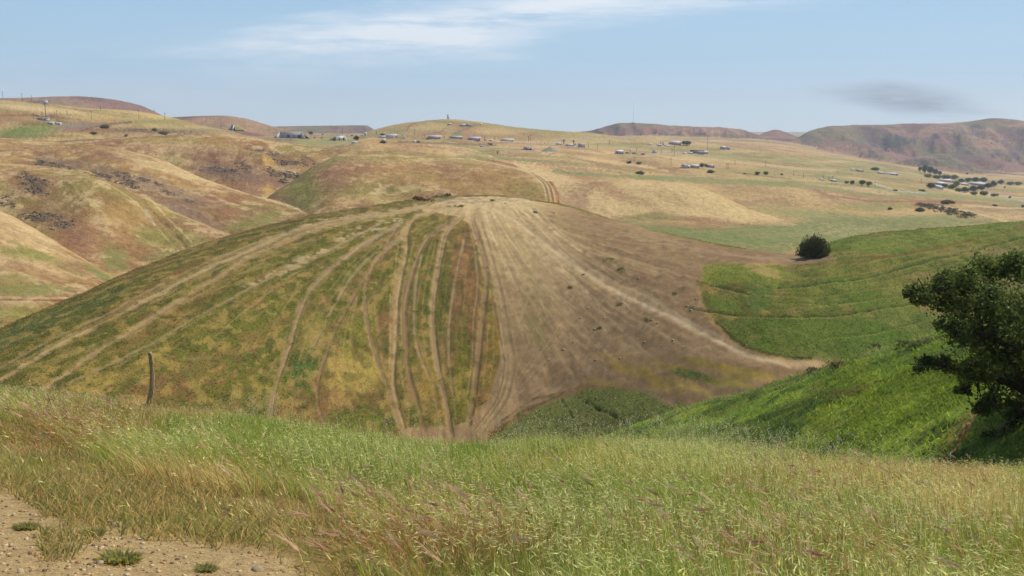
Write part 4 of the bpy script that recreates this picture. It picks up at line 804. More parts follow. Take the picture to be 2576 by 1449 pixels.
for a in [(38,130,45,'tallest pole on the skyline at the far left edge'),(288,188,82,'second skyline pole from the left edge, on the tan ridge'),(410,180,105,'faint pole between the skyline pole and the tank mast'),(433,402,338,'short pole left of the grey hut under the tank mast'),(543,375,320,'pole rising behind the grey hut roof'),(735,355,295,'pole above the dark rock heap right of the tank mast'),(868,360,300,'pole halfway between the rock heap and the pale field'),(1180,410,300,'pole at the left edge of the dug pale field'),(1295,300,275,'tiny pole at the foot of the reddish mesa'),(1790,400,300,'pole with wide arm on the small tan knoll'),(2125,415,330,'pole at the right end of the tan ridge'),(1990,305,275,'tiny pole on the skyline slope of the reddish mesa')]:
    pole(1, a[0], a[1], a[2], 'thin wooden '+a[3])
for a in [(1350,522,150,40,'dark green shrub band under the dug pale field'),(1990,562,90,40,'dark shrub on the rocky band of the left hillside'),(1625,632,60,36,'round dark bush at the end of the rocky band'),(1200,600,120,26,'low grey green scrub on the rocky band, left end'),(2100,600,160,30,'low grey green scrub on the rocky band, right end')]:
    plant('shrub', 1, *a[:4], a[4], cols=BRNG)
# ---- plateau: bunkers
bunker(2, 575, 384, 130, 66, 'grey bunker with a steep pointed wing wall on the far left knoll', rz=-.9, depth=10)
bunker(2, 1330, 492, 380, 84, 'widest concrete bunker with white sloping wing walls and doors', rz=.12, depth=14)
bunker(2, 1965, 522, 170, 72, 'bright concrete bunker slab leaning out of the bank', rz=.75, depth=12, back=M_CONC)
bunker(3, 1965, 648, 140, 46, 'small grey bunker with a dark front beside the gravel heap', rz=.1, depth=8)
for a in [(245,275,215,'pole on the tan knoll left of the pointed bunker'),(430,362,290,'pole beside the pale field left of the pointed bunker'),(1043,395,355,'first of the close poles left of the widest bunker'),(1065,398,358,'second of the close poles left of the widest bunker'),(1253,408,370,'pole rising behind the widest bunker'),(1520,445,410,'short pole right of the widest bunker'),(1553,432,380,'pole against the round dark tree by the widest bunker'),(1997,430,360,'pole behind the bright bunker slab'),(2430,445,415,'short pole at the foot of the tower hill'),(2097,425,390,'short pole between bright slab and tower hill')]:
    pole(2, a[0], a[1], a[2], 'thin wooden '+a[3])
for a in [(1588,448,80,46,'round dark tree right of the widest bunker'),(1742,456,36,28,'small brown tree behind the plateau road'),(1640,496,44,26,'brown bush below the round dark tree'),(1730,502,36,30,'brown bush nearer to the bright bunker slab'),(2175,520,92,68,'leaning dark tree right of the bright bunker slab'),(2120,466,50,24,'olive bush behind the leaning dark tree'),(2250,462,26,18,'small dark bush beside the white block'),(2510,466,74,36,'wide dark tree at the left of the pale buildings')]:
    plant('tree', 2, *a[:4], a[4], 'tree', cols=DKG if a[0] in (1588,2175,2510) else BRNG, trunk=True)
shed(2, 2293, 458, 24, 34, 'tall white block standing alone below the tower hill', wall=M_WHITE, roof=M_WHITE, depth=3, nwin=0, door=True); shed(2, 2080, 524, 12, 26, 'thin white cabinet just right of the bright bunker slab', name='cabinet', cat='cabinet', wall=M_WHITE, roof=M_WHITE, depth=1, nwin=0, door=False)
shed(2, 2160, 552, 90, 18, 'low pale concrete wall stub below the leaning tree', name='concrete_block', cat='concrete block', wall=M_CONC, roof=M_CONC, depth=3, nwin=0, door=False); tagp = None
# ---- tower hill
def tower():
    p, s = place(3, 943, 246, 900); W = 22*s; H = 54*s; t = empty('tower', (p.x,p.y,p.z-.4), .35, 'square pale tower standing alone on the hilltop skyline', 'tower')
    part('wall', box(-W/2,W/2,-W/2,W/2,-1,H), M_CONC, t); part('parapet', box(-W/2-.15,W/2+.15,-W/2-.15,W/2+.15,H+.003,H+.5), M_GREYW, t)
    for k in range(3): part('opening', box(-W*.18,W*.18,-W/2-.05,-W/2+.05,H*(.2+.28*k),H*(.3+.28*k)), M_DARKG, t)
tower()
shed(3, 1130, 338, 62, 24, 'small white roofed building high on the tower hill', wall=M_GREYW, roof=M_WHITE, depth=6, nwin=2, ymin=900); shed(3, 1210, 338, 66, 24, 'grey shed right of the white roofed one on the tower hill', roof=M_STEEL, depth=6, nwin=2, ymin=900); shed(3, 962, 322, 40, 18, 'beige cabin just below the hilltop tower', wall=M_BEIGE, roof=M_CONC, depth=5, nwin=1, ymin=900)
shed(3, 1362, 322, 16, 18, 'tiny pale hut right of the sheds on the tower hill', wall=M_CONC, roof=M_CONC, depth=3, nwin=1, ymin=900, door=False)
shed(3, 215, 486, 150, 36, 'pale flat building at the left foot of the tower hill', wall=M_CONC, roof=M_ROOFL, nwin=4); shed(3, 100, 484, 90, 20, 'white low annex left of the pale flat building', wall=M_WHITE, roof=M_CONC, nwin=2); shed(3, 378, 492, 20, 24, 'narrow white hut right of the pale flat building', wall=M_WHITE, roof=M_WHITE, depth=3, nwin=0)
plant('tree', 3, 95, 462, 66, 34, 'dark tree behind the white low annex', 'tree', trunk=True); plant('bush', 3, 110, 556, 96, 32, 'dark bush in front of a white hut on the near bank', cols=DKG); shed(3, 112, 540, 30, 34, 'white hut half hidden by a dark bush', wall=M_WHITE, roof=M_WHITE, depth=3, nwin=0, door=False)
shed(3, 506, 548, 22, 24, 'tiny white hut left of the grey bush on the bank', wall=M_WHITE, roof=M_WHITE, depth=3, nwin=0, door=False); plant('bush', 3, 560, 550, 60, 26, 'grey green bush beside the tiny white hut', cols=BLUG)
shed(3, 768, 498, 160, 32, 'long shed with bright roof, first from the left below the tower', depth=9, nwin=5); shed(3, 1050, 494, 142, 24, 'long shed with thin bright roof directly below the tower', depth=9, nwin=5); shed(3, 1280, 518, 152, 34, 'long dark walled shed right of the thin roofed one', wall=M_GREYW, roof=M_ROOFL, depth=9, nwin=5)
shed(3, 1487, 530, 38, 18, 'small grey box hut right of the white vehicle', depth=4, nwin=1); shed(3, 1705, 528, 160, 24, 'long low pale wall like building right of the sheds', wall=M_CONC, roof=M_CONC, depth=5, nwin=6, door=False)
shed(3, 1483, 574, 60, 16, 'dark container on the green bank below the sheds', name='container', cat='container', wall=M_TYRE, roof=M_ROOFR, depth=3, nwin=0, door=False); shed(3, 1380, 604, 56, 16, 'grey container lying lower than the dark one', name='container', cat='container', wall=M_GREYW, roof=M_GREYW, depth=3, nwin=0, door=False)
car(3, 1418, 524, 'white vehicle parked at the right end of the dark walled shed', M_WHITE)
for a in [(20,442,405,'short pole left of the white low annex'),(290,484,420,'pole at the right end of the pale flat building'),(510,444,375,'pole below the track on the tower hill'),(643,492,450,'pole left of the first long shed'),(892,492,458,'pole between the first and second long sheds'),(1130,512,460,'pole at the right end of the second long shed'),(1186,512,470,'pole left of the dark walled shed'),(1273,490,455,'pole behind the dark walled shed'),(1410,514,460,'pole behind the white vehicle'),(1545,515,465,'pole left of the long low pale building'),(1980,530,465,'left one of the close pair right of the pale building'),(2003,530,455,'right one of the close pair right of the pale building')]:
    pole(3, a[0], a[1], a[2], 'thin wooden '+a[3])
plant('tree', 3, 1580, 716, 38, 78, 'thin bare sapling alone on the near plateau edge', 'tree', cols=BRNG, trunk=True, n=160)
def heap():
    p, s = place(3, 2255, 664); t = 250*s; g = 28; xs = np.linspace(-1,1,g); X_, Y_ = np.meshgrid(xs, xs); r = np.hypot(X_, Y_*1.1); H = 66*s
    Z_ = H*np.clip(1-r,-.1,1)**1.15 if False else H*np.maximum(1-r,-.15); Z_ = Z_+.5*(fbm(X_*8,Y_*8,2,4,3)-.5); i = (np.arange(g-1)[:,None]*g+np.arange(g-1)[None]).ravel()
    o = link('gravel_heap', to_mesh('gravel_heap', (np.stack([X_*t/2,Y_*t/2,Z_],-1).reshape(-1,3), np.stack([i,i+1,i+g+1,i+g],1)), True), M_GRAVEL, None, (p.x,p.y+t*.2,p.z)); tag(o, 'broad cone of grey green gravel right of the small bunker', 'gravel heap')
heap()
# ---- right plateau
def palm(z, zx, zy, top, label, n=18):
    p, s = place(z, zx, zy); H = (zy-top)*s; t = empty('palm_tree', p, 0, label, 'palm tree', 'palm trees by the white sheds'); rng = np.random.default_rng(int(zx))
    part('trunk', cyl((0,0,-.5),(0,0,H*.9),.5,.4,8), M_TRUNK, t, True); V = []; F = []
    for k in range(n*3):
        a = rng.random()*6.28; el = rng.uniform(-1.3,1.1); L_ = H*rng.uniform(.16,.26); d = np.array([math.cos(a)*math.cos(el), math.sin(a)*math.cos(el), math.sin(el)]); sd_ = np.cross(d,[0,0,1]); sd_ /= np.linalg.norm(sd_)+1e-6
        b = np.array([0,0,H*.88]); m = b+d*L_*.6; e = b+d*L_-[0,0,L_*.35]; i = len(V); V += [b, m+sd_*.35, e, m-sd_*.35]; F.append((i,i+1,i+2,i+3))
    me = to_mesh('crown', (np.array(V), np.array(F)), True, {'cover': np.tile(BRNG[0], (len(V),1))}); link('crown', me, M_LEAF, t)
palm(4, 660, 575, 512, 'palm tree standing left of the long white shed roof'); palm(4, 787, 588, 518, 'palm tree standing right of the long white shed roof'); 
pole(4, 635, 575, 515, 'thin wooden pole just left of the left palm tree'); plant('tree', 4, 808, 590, 34, 38, 'brown tree between the right palm and the grey barn', 'tree', cols=BRNG, trunk=True)
shed(4, 598, 575, 74, 20, 'low white shed at the left of the palm trees', wall=M_WHITE, depth=6, nwin=2); shed(4, 735, 592, 96, 22, 'long white shed between the two palm trees', wall=M_WHITE, depth=6, nwin=3); shed(4, 890, 606, 82, 48, 'grey barn with a white door right of the palms', name='barn', depth=10, nwin=0, roof=M_GREYW, wall=M_GREYW, gable=True)
shed(4, 905, 608, 24, 28, 'white cube hut leaning on the grey barn front', wall=M_WHITE, roof=M_WHITE, depth=2.5, nwin=0, door=False)
shed(4, 10, 525, 20, 16, 'tiny white hut at the right end of the pale wall', wall=M_WHITE, roof=M_WHITE, depth=3, nwin=0, door=False)
for i, zx in enumerate((1910, 1940)): tank(4, zx, 578, 20, 50, ('left' if i == 0 else 'right')+' one of the twin white silos beside the dark tree group', name='silo', cat='silo', cone=.2, group='twin silos')
shed(4, 2100, 580, 130, 38, 'wide building with bright white roof between silos and dark trees', depth=12, nwin=4); shed(4, 1772, 572, 72, 10, 'very low white shed left of the silos', wall=M_WHITE, depth=5, nwin=1, door=False); shed(4, 1990, 598, 84, 14, 'low white shed in front of the silos', wall=M_WHITE, depth=5, nwin=2); shed(4, 1890, 592, 50, 20, 'grey hut at the left foot of the silos', depth=5, nwin=1)
for a in [(2205,588,70,70,'left of the three dark conifers behind the white roof'),(2245,592,70,76,'middle and largest of the three dark conifers'),(2280,588,56,66,'right of the three dark conifers behind the white roof')]:
    plant('tree', 4, *a[:4], a[4], 'tree', cols=BLUG, trunk=True, group='dark conifers by the silos')
tank(4, 1828, 680, 58, 38, 'white round water tank on the pale pad'); shed(4, 1380, 694, 96, 38, 'long grey building with pale roof at the road bend', roof=M_CONC, depth=10, nwin=4)
car(4, 1475, 690, 'dark vehicle parked right of the long grey building', M_CARD); car(4, 1680, 706, 'dark vehicle parked farther along the road by the water tank', M_CARD, .5); car(4, 1562, 694, 'grey vehicle parked between the two dark ones', M_STEEL)
shed(4, 2385, 692, 150, 48, 'large grey hall with rust brown roof', name='hall', roof=M_ROOFR, depth=14, nwin=6, gable=True); shed(4, 2480, 694, 70, 30, 'grey annex at the right end of the rust roofed hall', depth=8, nwin=2, roof=M_ROOFL); shed(4, 2290, 692, 60, 16, 'low grey lean to at the left end of the rust roofed hall', depth=6, nwin=2)
shed(4, 2220, 692, 44, 12, 'low pale slab hut farthest left of the rust roofed hall', depth=5, nwin=0, wall=M_CONC, door=False)
for a in [(207,530,470,'left one of the pair above the small bunker'),(232,530,455,'right one of the pair above the small bunker'),(978,625,545,'pole right of the grey barn'),(1093,642,575,'pole midway between barn and grey building'),(1248,572,520,'pole on the bare plateau edge left of silos'),(1595,690,625,'pole at the parked vehicles'),(1520,690,640,'short pole left of the parked vehicles'),(1915,692,640,'short pole right of the white water tank'),(2055,684,620,'left pole of two near the rust roofed hall'),(2082,722,590,'taller pole of two near the rust roofed hall'),(1575,790,730,'pole in the scrubby hollow'),(2040,855,795,'pole left of the lower white building row')]:
    pole(4, a[0], a[1], a[2], 'thin wooden '+a[3])
def mast(z, zx, zy, toppx, label, ymin):
    p, s = place(z, zx, zy, ymin); H = (ZP(z,zx,zy)[1]-toppx)*p.y/FPX; w = .35; t = empty('radio_mast', p, 0, label, 'mast'); P = []
    for x, y in ((-w,-w),(w,-w),(w,w),(-w,w)): P.append(cyl((x,y,-1),(x*.4,y*.4,H),.06,.04,5))
    part('legs', join(P), M_STEEL, t); n = max(6, int(H/3)); B = []
    for k in range(n):
        a = H*k/n; b = H*(k+1)/n; fa = 1-.6*k/n; fb = 1-.6*(k+1)/n; B += [cyl((-w*fa,-w*fa,a),(w*fb,-w*fb,b),.03,.03,4), cyl((w*fa,w*fa,a),(-w*fb,w*fb,b),.03,.03,4)]
    part('lattice', join(B), M_STEEL, t); part('antenna', cyl((0,0,H),(0,0,H*1.06),.08,.04,5), M_STEEL, t)
mast(4, 1555, 296, 258, 'very tall hair thin radio mast on the mauve hilltop', 2000); mast(5, 897, 650, ZP(5,897,450)[1], 'slender lattice mast at the right end of the rust roofed hall', 500)
shed(4, 1557, 302, 24, 14, 'tiny hut at the foot of the hilltop radio mast', depth=8, nwin=0, wall=M_GREYW, roof=M_GREYW, door=False, ymin=2000)
shed(4, 2220, 872, 66, 34, 'white hut, leftmost of the lower building row', wall=M_WHITE, roof=M_STEEL, depth=6, nwin=2); shed(4, 2350, 872, 104, 32, 'white roofed shed in the middle of the lower building row', roof=M_WHITE, wall=M_GREYW, depth=7, nwin=3); shed(5, 945, 866, 80, 28, 'grey shed right of the dark trees in the lower row', wall=M_GREYW, roof=M_BEIGE, depth=7, nwin=3); shed(4, 2270, 876, 30, 26, 'beige hut between the two white lower buildings', wall=M_BEIGE, roof=M_CONC, depth=4, nwin=1, door=False)
plant('tree', 4, 2440, 860, 90, 44, 'left dark tree behind the lower building row', 'tree', trunk=True); plant('tree', 4, 2490, 862, 60, 40, 'right dark tree behind the lower building row', 'tree', trunk=True)
shed(5, 1105, 636, 62, 34, 'left and wider of two pale boxes on the open slope', wall=M_GREYW, roof=M_WHITE, depth=6, nwin=1); shed(5, 1170, 640, 34, 32, 'right and narrower of two grey boxes on the open slope', wall=M_GREYW, roof=M_GREYW, depth=5, nwin=1, door=False)
for a in [(5,1255,835,780,'pole right of the lower building row on the pale slope'),(5,1150,892,822,'left pole of a close pair right of the grey shed'),(5,1167,896,826,'right pole of a close pair right of the grey shed'),(5,1652,856,800,'pole on the valley road bend'),(5,2012,975,915,'pole on the dark bank right of the two round bushes'),(5,2137,1002,950,'pole near the river flat'),(5,2390,1035,980,'pole beside the small valley yard'),(5,2505,1040,985,'second pole beside the small valley yard'),(6,60,890,835,'pole at the left edge of the valley yard'),(6,1250,910,855,'pole left of the tree grove'),(6,655,955,905,'pole at the road right of the twin trees')]:
    pole(a[0], a[1], a[2], a[3], 'thin wooden '+a[4])
shed(5, 2380, 1034, 50, 14, 'low grey slab building in the small valley yard', depth=6, nwin=1, door=False); shed(5, 2530, 1048, 60, 20, 'dark grey shed at the right of the small valley yard', depth=6, nwin=2)
for a in [(5,935,938,122,36,'flat dark bush group on the green flat, leftmost',DKG),(5,1540,966,80,52,'round dark bush, left of the two on the green flat',DKG),(5,1650,962,94,46,'wide olive bush, right of the two on the green flat',BRNG),(5,1380,956,62,18,'low brown bush left of the round dark bush',BRNG),(5,1855,968,56,28,'brown bush with a gap right of the wide olive one',BRNG),(4,1640,955,150,34,'long dark brown bush bank below the scrubby hollow',BRNG),(4,1780,946,30,16,'tiny dark bush at the end of the brown bank',DKG),(4,1500,815,90,34,'grey green scrub bush in the hollow, left',BLUG),(4,1620,828,90,34,'grey green scrub bush in the hollow, right',MIDG),
          (6,290,920,64,46,'small round tree left of the twin valley trees',BLUG),(6,365,925,70,62,'dark round tree, second from left on the valley floor',DKG),(6,488,945,104,88,'tall dark tree of the twin valley trees',DKG),(6,575,952,84,74,'olive tree of the twin valley trees',BRNG),(6,923,1010,84,20,'flat olive bush on the green terrace, left',MIDG),(6,1265,1014,104,24,'flat olive bush on the green terrace, right',MIDG),
          (6,848,1252,78,36,'small dark bush on the green valley floor',DKG),(6,1233,1280,124,56,'round dark bush beside the scrub covered bank',DKG),(6,1595,1176,204,40,'long low dark bush above the scrub covered bank',BRNG),(6,2200,1206,84,24,'low dark bush on the pale terrace',DKG),(6,2390,1104,56,36,'brown round bush by the highway',BRNG),(6,2325,980,42,38,'small tree right of the grove',MIDG),(6,2560,1222,60,44,'dark bush cut by the right edge of the picture',DKG),(6,660,748,120,40,'dark trees behind the small farm on the slope',DKG),(6,2155,410,30,34,'lone dark tree high on the mauve range',DKG),(6,1840,805,44,40,'lone green tree above the grove',MIDG)]:
    tr = 'tree' in a[5].split() or 'trees' in a[5].split(); plant('tree' if tr else 'bush', a[0], a[1], a[2], a[3], a[4], a[5], 'tree' if tr else 'bush', cols=a[6], trunk=tr)
# grove around the flat roofed buildings
for a in [(1375,978,134,72,DKG,'dark dome shaped tree standing apart left of the grove'),(1545,975,100,64,DKG,'dark tree in front of the left white roof'),(1650,990,110,70,MIDG,'green tree right of the left white roof'),(1705,960,110,90,MIDG,'taller lighter tree rising in mid grove'),(1770,905,90,60,BLUG,'tree at the left of the back row'),(1850,900,100,66,BLUG,'dark tree second in the back row'),(1945,902,110,74,BLUG,'tallest dark tree in the back row'),(2050,905,110,80,BLUG,'broad blue green tree ending the back row'),
          (1740,1020,110,56,MIDG,'low green tree at the grove front, left'),(1820,1028,120,70,DKG,'dark tree at the grove front, middle'),(1920,1020,130,78,DKG,'large dark tree below the long right roof'),(2020,1000,120,66,DKG,'dark tree under the middle of the long right roof'),(2110,975,110,66,DKG,'dark tree under the right end of the long roof'),(2185,960,100,84,DKG,'tall dark tree at the right end of the grove'),(2280,925,96,62,BLUG,'blue green tree just outside the grove to the right'),(1930,1060,120,44,MIDG,'light green tree at the lowest front of the grove'),(2060,1066,130,54,MIDG,'light green tree at the lower right front'),(2190,1082,110,40,MIDG,'light green tree beside the highway bend'),(2400,935,110,46,MIDG,'first of the hedge trees at the right edge'),(2500,940,110,50,MIDG,'second of the hedge trees at the right edge'),
          (1235,765,60,80,BLUG,'leftmost short tree of the tall blue green row'),(1295,790,80,130,BLUG,'tallest tree of the blue green row'),(1365,800,80,120,BLUG,'second tallest tree of the blue green row'),(1430,810,80,96,BLUG,'middle height tree of the blue green row'),(1490,815,70,70,BLUG,'shortest right tree of the blue green row'),(1340,835,120,40,MIDG,'light green thicket tree under the row, left'),(1460,850,130,44,MIDG,'light green thicket tree under the row, middle'),(1580,862,130,60,MIDG,'light green thicket tree under the row, right'),(1680,862,110,60,MIDG,'light green tree linking the row to the grove')]:
    plant('tree', 6, *a[:4], a[5], 'tree', cols=a[4], trunk=True, group='trees of the valley grove', ymin=600)
shed(6, 1590, 895, 134, 26, 'flat roofed building at the back left of the grove', roof=M_ROOFL, depth=16, nwin=5, ymin=600); shed(6, 1520, 940, 112, 32, 'flat roofed building at the left edge of the grove', roof=M_ROOFL, wall=M_BEIGE, depth=16, nwin=4, ymin=600); shed(6, 1490, 985, 66, 34, 'white walled wing below the left flat roof', wall=M_WHITE, roof=M_ROOFL, depth=10, nwin=3, ymin=600)
shed(6, 1812, 936, 72, 20, 'small flat roof showing in mid grove', roof=M_ROOFL, depth=14, nwin=2, ymin=600); shed(6, 2010, 940, 176, 28, 'longest flat white roof at the right of the grove', roof=M_ROOFL, depth=18, nwin=6, ymin=600); car(6, 1512, 990, 'white vehicle parked in front of the white walled wing', M_WHITE, ymin=600)
shed(6, 375, 746, 36, 16, 'tiny white roofed hut, left of the small farm', wall=M_WHITE, roof=M_WHITE, depth=8, nwin=0, ymin=600); shed(6, 470, 758, 70, 18, 'low pinkish barn of the small farm', wall=M_BEIGE, roof=M_BEIGE, depth=8, nwin=2, ymin=600); shed(6, 735, 788, 62, 20, 'white shed right of the small farm trees', wall=M_WHITE, roof=M_WHITE, depth=8, nwin=2, ymin=600); shed(6, 870, 802, 150, 20, 'long low grey sheds at the right of the small farm', depth=10, nwin=4, ymin=600)
# scrub bank (uncountable)
def scrub():
    rng = np.random.default_rng(3); Vs=[];Fs=[];Cs=[];n=0
    a = np.array(ZP(6,1230,1185)); b = np.array(ZP(6,1930,1345))
    for k in range(230):
        t = rng.random(); c = a*(1-t)+b*t+np.array([rng.normal()*6, rng.normal()*(2.5+2.5*t)]); p = at(*c, 300); r = rng.uniform(.5,1.5)
        V,F,cc = leaf_cloud([(p.x,p.y,p.z+r*.35,r,r,r*.55)], 60, .2, BRNG if rng.random()<.75 else BLUG, rng, nclump=6, shell=.3); Vs.append(V);Fs.append(F+n);Cs.append(cc);n+=len(V)
    o = link('scrub', to_mesh('scrub',(np.vstack(Vs),np.vstack(Fs)),True,{'cover':np.vstack(Cs)}), M_LEAF); tag(o, 'dark scrub covering the bank below the pale ridge track', 'scrub', kind='stuff')
scrub()
# ------------------------------------------------------------------ rock outcrops
def outcrop(cx, cy, w, h, n, label, ang=0, size=1.0, ymin=200, mat=None):
    rng = np.random.default_rng(int(cx*3+cy)); P = []; p0 = at(cx, cy, ymin); ca, sa = math.cos(math.radians(ang)), math.sin(math.radians(ang))
    for k in range(n):
        u = rng.normal()*.3*w; v = (rng.integers(-2,3)*.24 + rng.normal()*.06 + .25*math.sin(u*.3)*.3)*h; p = at(cx+u*ca-v*sa, cy+u*sa+v*ca, ymin)
        if abs(p.y-p0.y) > 60: continue
        L_ = rng.uniform(.5,3.)*size; D_ = rng.uniform(.4,1.2)*size; H_ = rng.uniform(.0,.42)*size; V, F = box(-L_/2,L_/2,-D_/2,D_/2,-1.2*size,H_*.7)
        V = V + rng.normal(size=V.shape)*np.array([.16,.16,.14])*size; V[4:,:2] *= rng.uniform(.4,.9); r = rng.normal()*.18; c_, s_ = math.cos(r), math.sin(r); V[:,:2] = V[:,:2]@np.array([[c_,s_],[-s_,c_]])
        P.append((V+np.array(p-p0), F))
    if P: tag(link('rock_outcrop', to_mesh('rock_outcrop', join(P)), mat or M_ROCK, None, p0), label, 'rock outcrop', 'dark rock outcrops on the left hills')
OUTC = [(104,410,30,9,40,'short dark ledge at the left end of the upper rock line',4,1.2),(140,416,34,8,36,'dark ledge where the track crests the left hill',6,1.2),(175,423,44,5,22,'thin broken rock line behind the track crest',10,.9),(246,440,34,10,30,'dark notch of rocks beside the curving track',20,1.2),(268,446,28,10,30,'rocks right of the dark notch beside the track',20,1.1),(300,438,52,9,30,'pale grey ledge above the dark scar',14,1.1),
        (322,458,36,16,48,'largest dark rock scar on the tan hillside',24,1.4),(360,452,30,7,26,'narrow ledge right of the largest scar',16,1.1),(398,464,18,6,14,'small slanting ledge farthest right of the scars',24,1.0),(420,482,30,6,12,'scattered low rocks below the slanting ledge',20,.9),(476,506,24,6,14,'few rocks low on the tan hillside',20,.9),
        (65,442,22,16,24,'upper rock knot on the near left hill',10,1.),(84,458,60,22,70,'spread of dark rocks on the near left hill',14,1.),(92,478,40,14,40,'lower edge of the dark rock spread',8,1.),(108,546,86,16,80,'wide crag beneath the gully on the near left hill',6,1.2),(156,566,46,14,44,'small crag right of the wide one',-6,1.1),(24,508,36,18,22,'pale grey rocks at the left edge',10,.9),
        (568,428,70,9,46,'long thin dark ledge in the middle hillside',6,1.3),(616,421,34,14,36,'slanting grey ledge above the long thin one',26,1.2),(678,427,20,10,22,'dark block left of the big dark cliff',20,1.4),(690,438,26,8,26,'short dark cliff step',6,1.4),(732,441,52,11,60,'big dark cliff beside the green spur',6,1.7),(712,407,34,9,34,'upper rocks above the big dark cliff',10,1.3),(738,410,30,8,24,'upper right rocks above the big dark cliff',6,1.2),(686,386,26,8,26,'highest rock ledge in the middle hillside',6,1.2),(776,408,44,14,34,'slanting rocks meeting the green spur',26,1.1),(716,455,26,7,24,'lowest dark ledge by the green spur',8,1.4),(650,379,40,6,20,'thin rock line below the plateau edge',3,.9),
        (715,353,46,5,16,'low dark rocks under the widest bunker',2,.9),(862,370,40,4,16,'low dark rocks under the bright bunker slab',2,.9),(440,332,150,6,90,'long rocky band on the far left hillside',2,1.6),(330,326,60,6,30,'rocks at the left end of the far rocky band',3,1.3),(155,437*0+306,28,6,22,'dark rock heap beside the raised tank',0,1.4),(130,292,30,5,16,'rocks above the grey hut',0,1.2)]
for a in OUTC:
    lay = 'L1 L2 L3 L4 L5 L6 base'; blob(lay, a[0], a[1]+2, a[2]*.75, a[3]*1.1, C(134,110,88), .7, ang=a[6], grit=1.0, warp=22)
    for q_ in range(4): blob(lay, a[0]+random.uniform(-.4,.4)*a[2], a[1]+random.uniform(-.4,.4)*a[3], a[2]*random.uniform(.12,.3), max(a[3]*.16,1.2), C(92,78,70), .9, ang=a[6]+random.uniform(-8,8), grit=.8, warp=10)
    outcrop(a[0], a[1], a[2]*1.1, a[3]*1.15, a[4], a[5], a[6], a[7]*.75)
for a in [(780,490,130,24,0),(960,500,130,22,6),(1150,555,90,18,8),(1640,225,160,22,4),(1800,262,160,26,10),(1930,190,130,50,4),(1940,280,110,36,6),(1640,580,130,18,-8),(2230,545,150,30,12),(2390,615,130,24,16),(1800,680,200,26,2),(2270,700,90,60,0),(520,570,400,22,-4),(620,255,80,40,0),(980,320,110,60,20),(1130,360,90,40,0),(1300,360,90,60,10),(1450,320,120,30,-20),(2450,500,160,70,10),(2500,250,120,30,10),(30,265,60,24,0),(1580,790,200,34,24),(1140,668,90,10,0),(2150,590,100,14,0)]:
    c = ZP(6, a[0], a[1]); blob('K6 K8 K5 K7 K9 K10', c[0], c[1], a[2]*K1*.6, max(a[3]*K1*.6, 1.6), C(94,88,90), .9, ang=a[4], warp=8, grit=.5)
for a in [(5,2350,415,220,22,0),(5,2200,490,110,20,14),(5,2130,560,80,90,-40),(5,2250,560,120,40,-20),(5,350,430,60,50,40),(4,1090,420,150,34,4),(4,1640,440,90,80,50),(4,1960,420,70,60,40),(4,1550,355,14,10,0)]:
    c = ZP(*a[:3]); blob('K6 K5 K4 K9 K10', c[0], c[1], a[3]*K1*.55, max(a[4]*K1*.6,1.6), C(104,102,88), .85, ang=a[5], warp=6, grit=.5)
# ------------------------------------------------------------------ on the dirt hill
def stone_mesh(rng, r, n=1):
    V, F = box(-r,r,-r*.8,r*.8,-r*.5,r*.6); V = V*rng.uniform(.7,1.15,V.shape); V[4:,:2] *= .7; return V, F
rngs = np.random.default_rng(21)
protos = [to_mesh('stone', stone_mesh(rngs, 1.)) for _ in range(5)]
for m_ in protos: m_.materials.append(M_STONE)
HS = [(1350,532),(1392,536),(1425,560),(1545,650),(1560,672),(1575,682),(1600,716),(1495,828),(1555,768),(1580,772),(1640,806),(1655,812),(1690,856),(1478,775),(1520,800),(1460,800),(1700,730),(1730,770),(1750,752),(1420,880),(1500,905),(1560,900),(1290,600),(1235,508),(1270,512),(1500,1000),(1740,780),(1448,860),(1620,860),(1380,905),(1610,700),(1470,690)]
for i, (x, y) in enumerate(HS):
    p = at(x+rngs.normal()*2, y, 110); o = bpy.data.objects.new('stone', protos[i%5]); COL.objects.link(o); r = rngs.uniform(.13,.30); o.location = p; o.scale = (r*1.4,r,r); o.rotation_euler = (0,0,rngs.uniform(0,6))
    tag(o, 'small pale stone lying loose on the bare earth fan of the rounded hill', 'stone', 'loose stones on the earth fan')
def tuft_cluster(name, px, py, w, h, label, cols, n=240, hgt=.5, ymin=110, cat='weed clump'):
    p0 = at(px, py, ymin); rng = np.random.default_rng(int(px+py*3)); V=[];F=[];Cc=[];k=0
    for i in range(7):
        p = at(px+rng.uniform(-.5,.5)*w, py+rng.uniform(-.5,.5)*h, ymin)-p0; a,b,c = leaf_cloud([(p.x,p.y,p.z+hgt*.3,hgt*1.3,hgt*1.3,hgt*.6)], n//7, hgt*.28, cols, rng, nclump=8, shell=.2); V.append(a);F.append(b+k);Cc.append(c);k+=len(a)
    o = link(name, to_mesh(name,(np.vstack(V),np.vstack(F)),True,{'cover':np.vstack(Cc)}), M_LEAF, None, p0); tag(o, label, cat); return o
for a in [(1530,654,26,8,'largest weed clump on the right flank of the bare earth'),(1562,678,14,6,'weed clump just below the largest one on the earth flank'),(1345,535,10,4,'single weed near the pale top of the hill'),(1436,724,10,5,'weed clump in the middle of the bare earth fan'),(1630,806,16,5,'weed clump beside the bright vehicle track'),(1560,766,16,5,'pair of weeds left of the bright vehicle track'),(1700,740,10,4,'weed clump near the right edge of the earth'),(1508,826,10,6,'weed clump low on the earth fan')]:
    tuft_cluster('weed_clump', *a[:4], a[4], MIDG, hgt=.28)
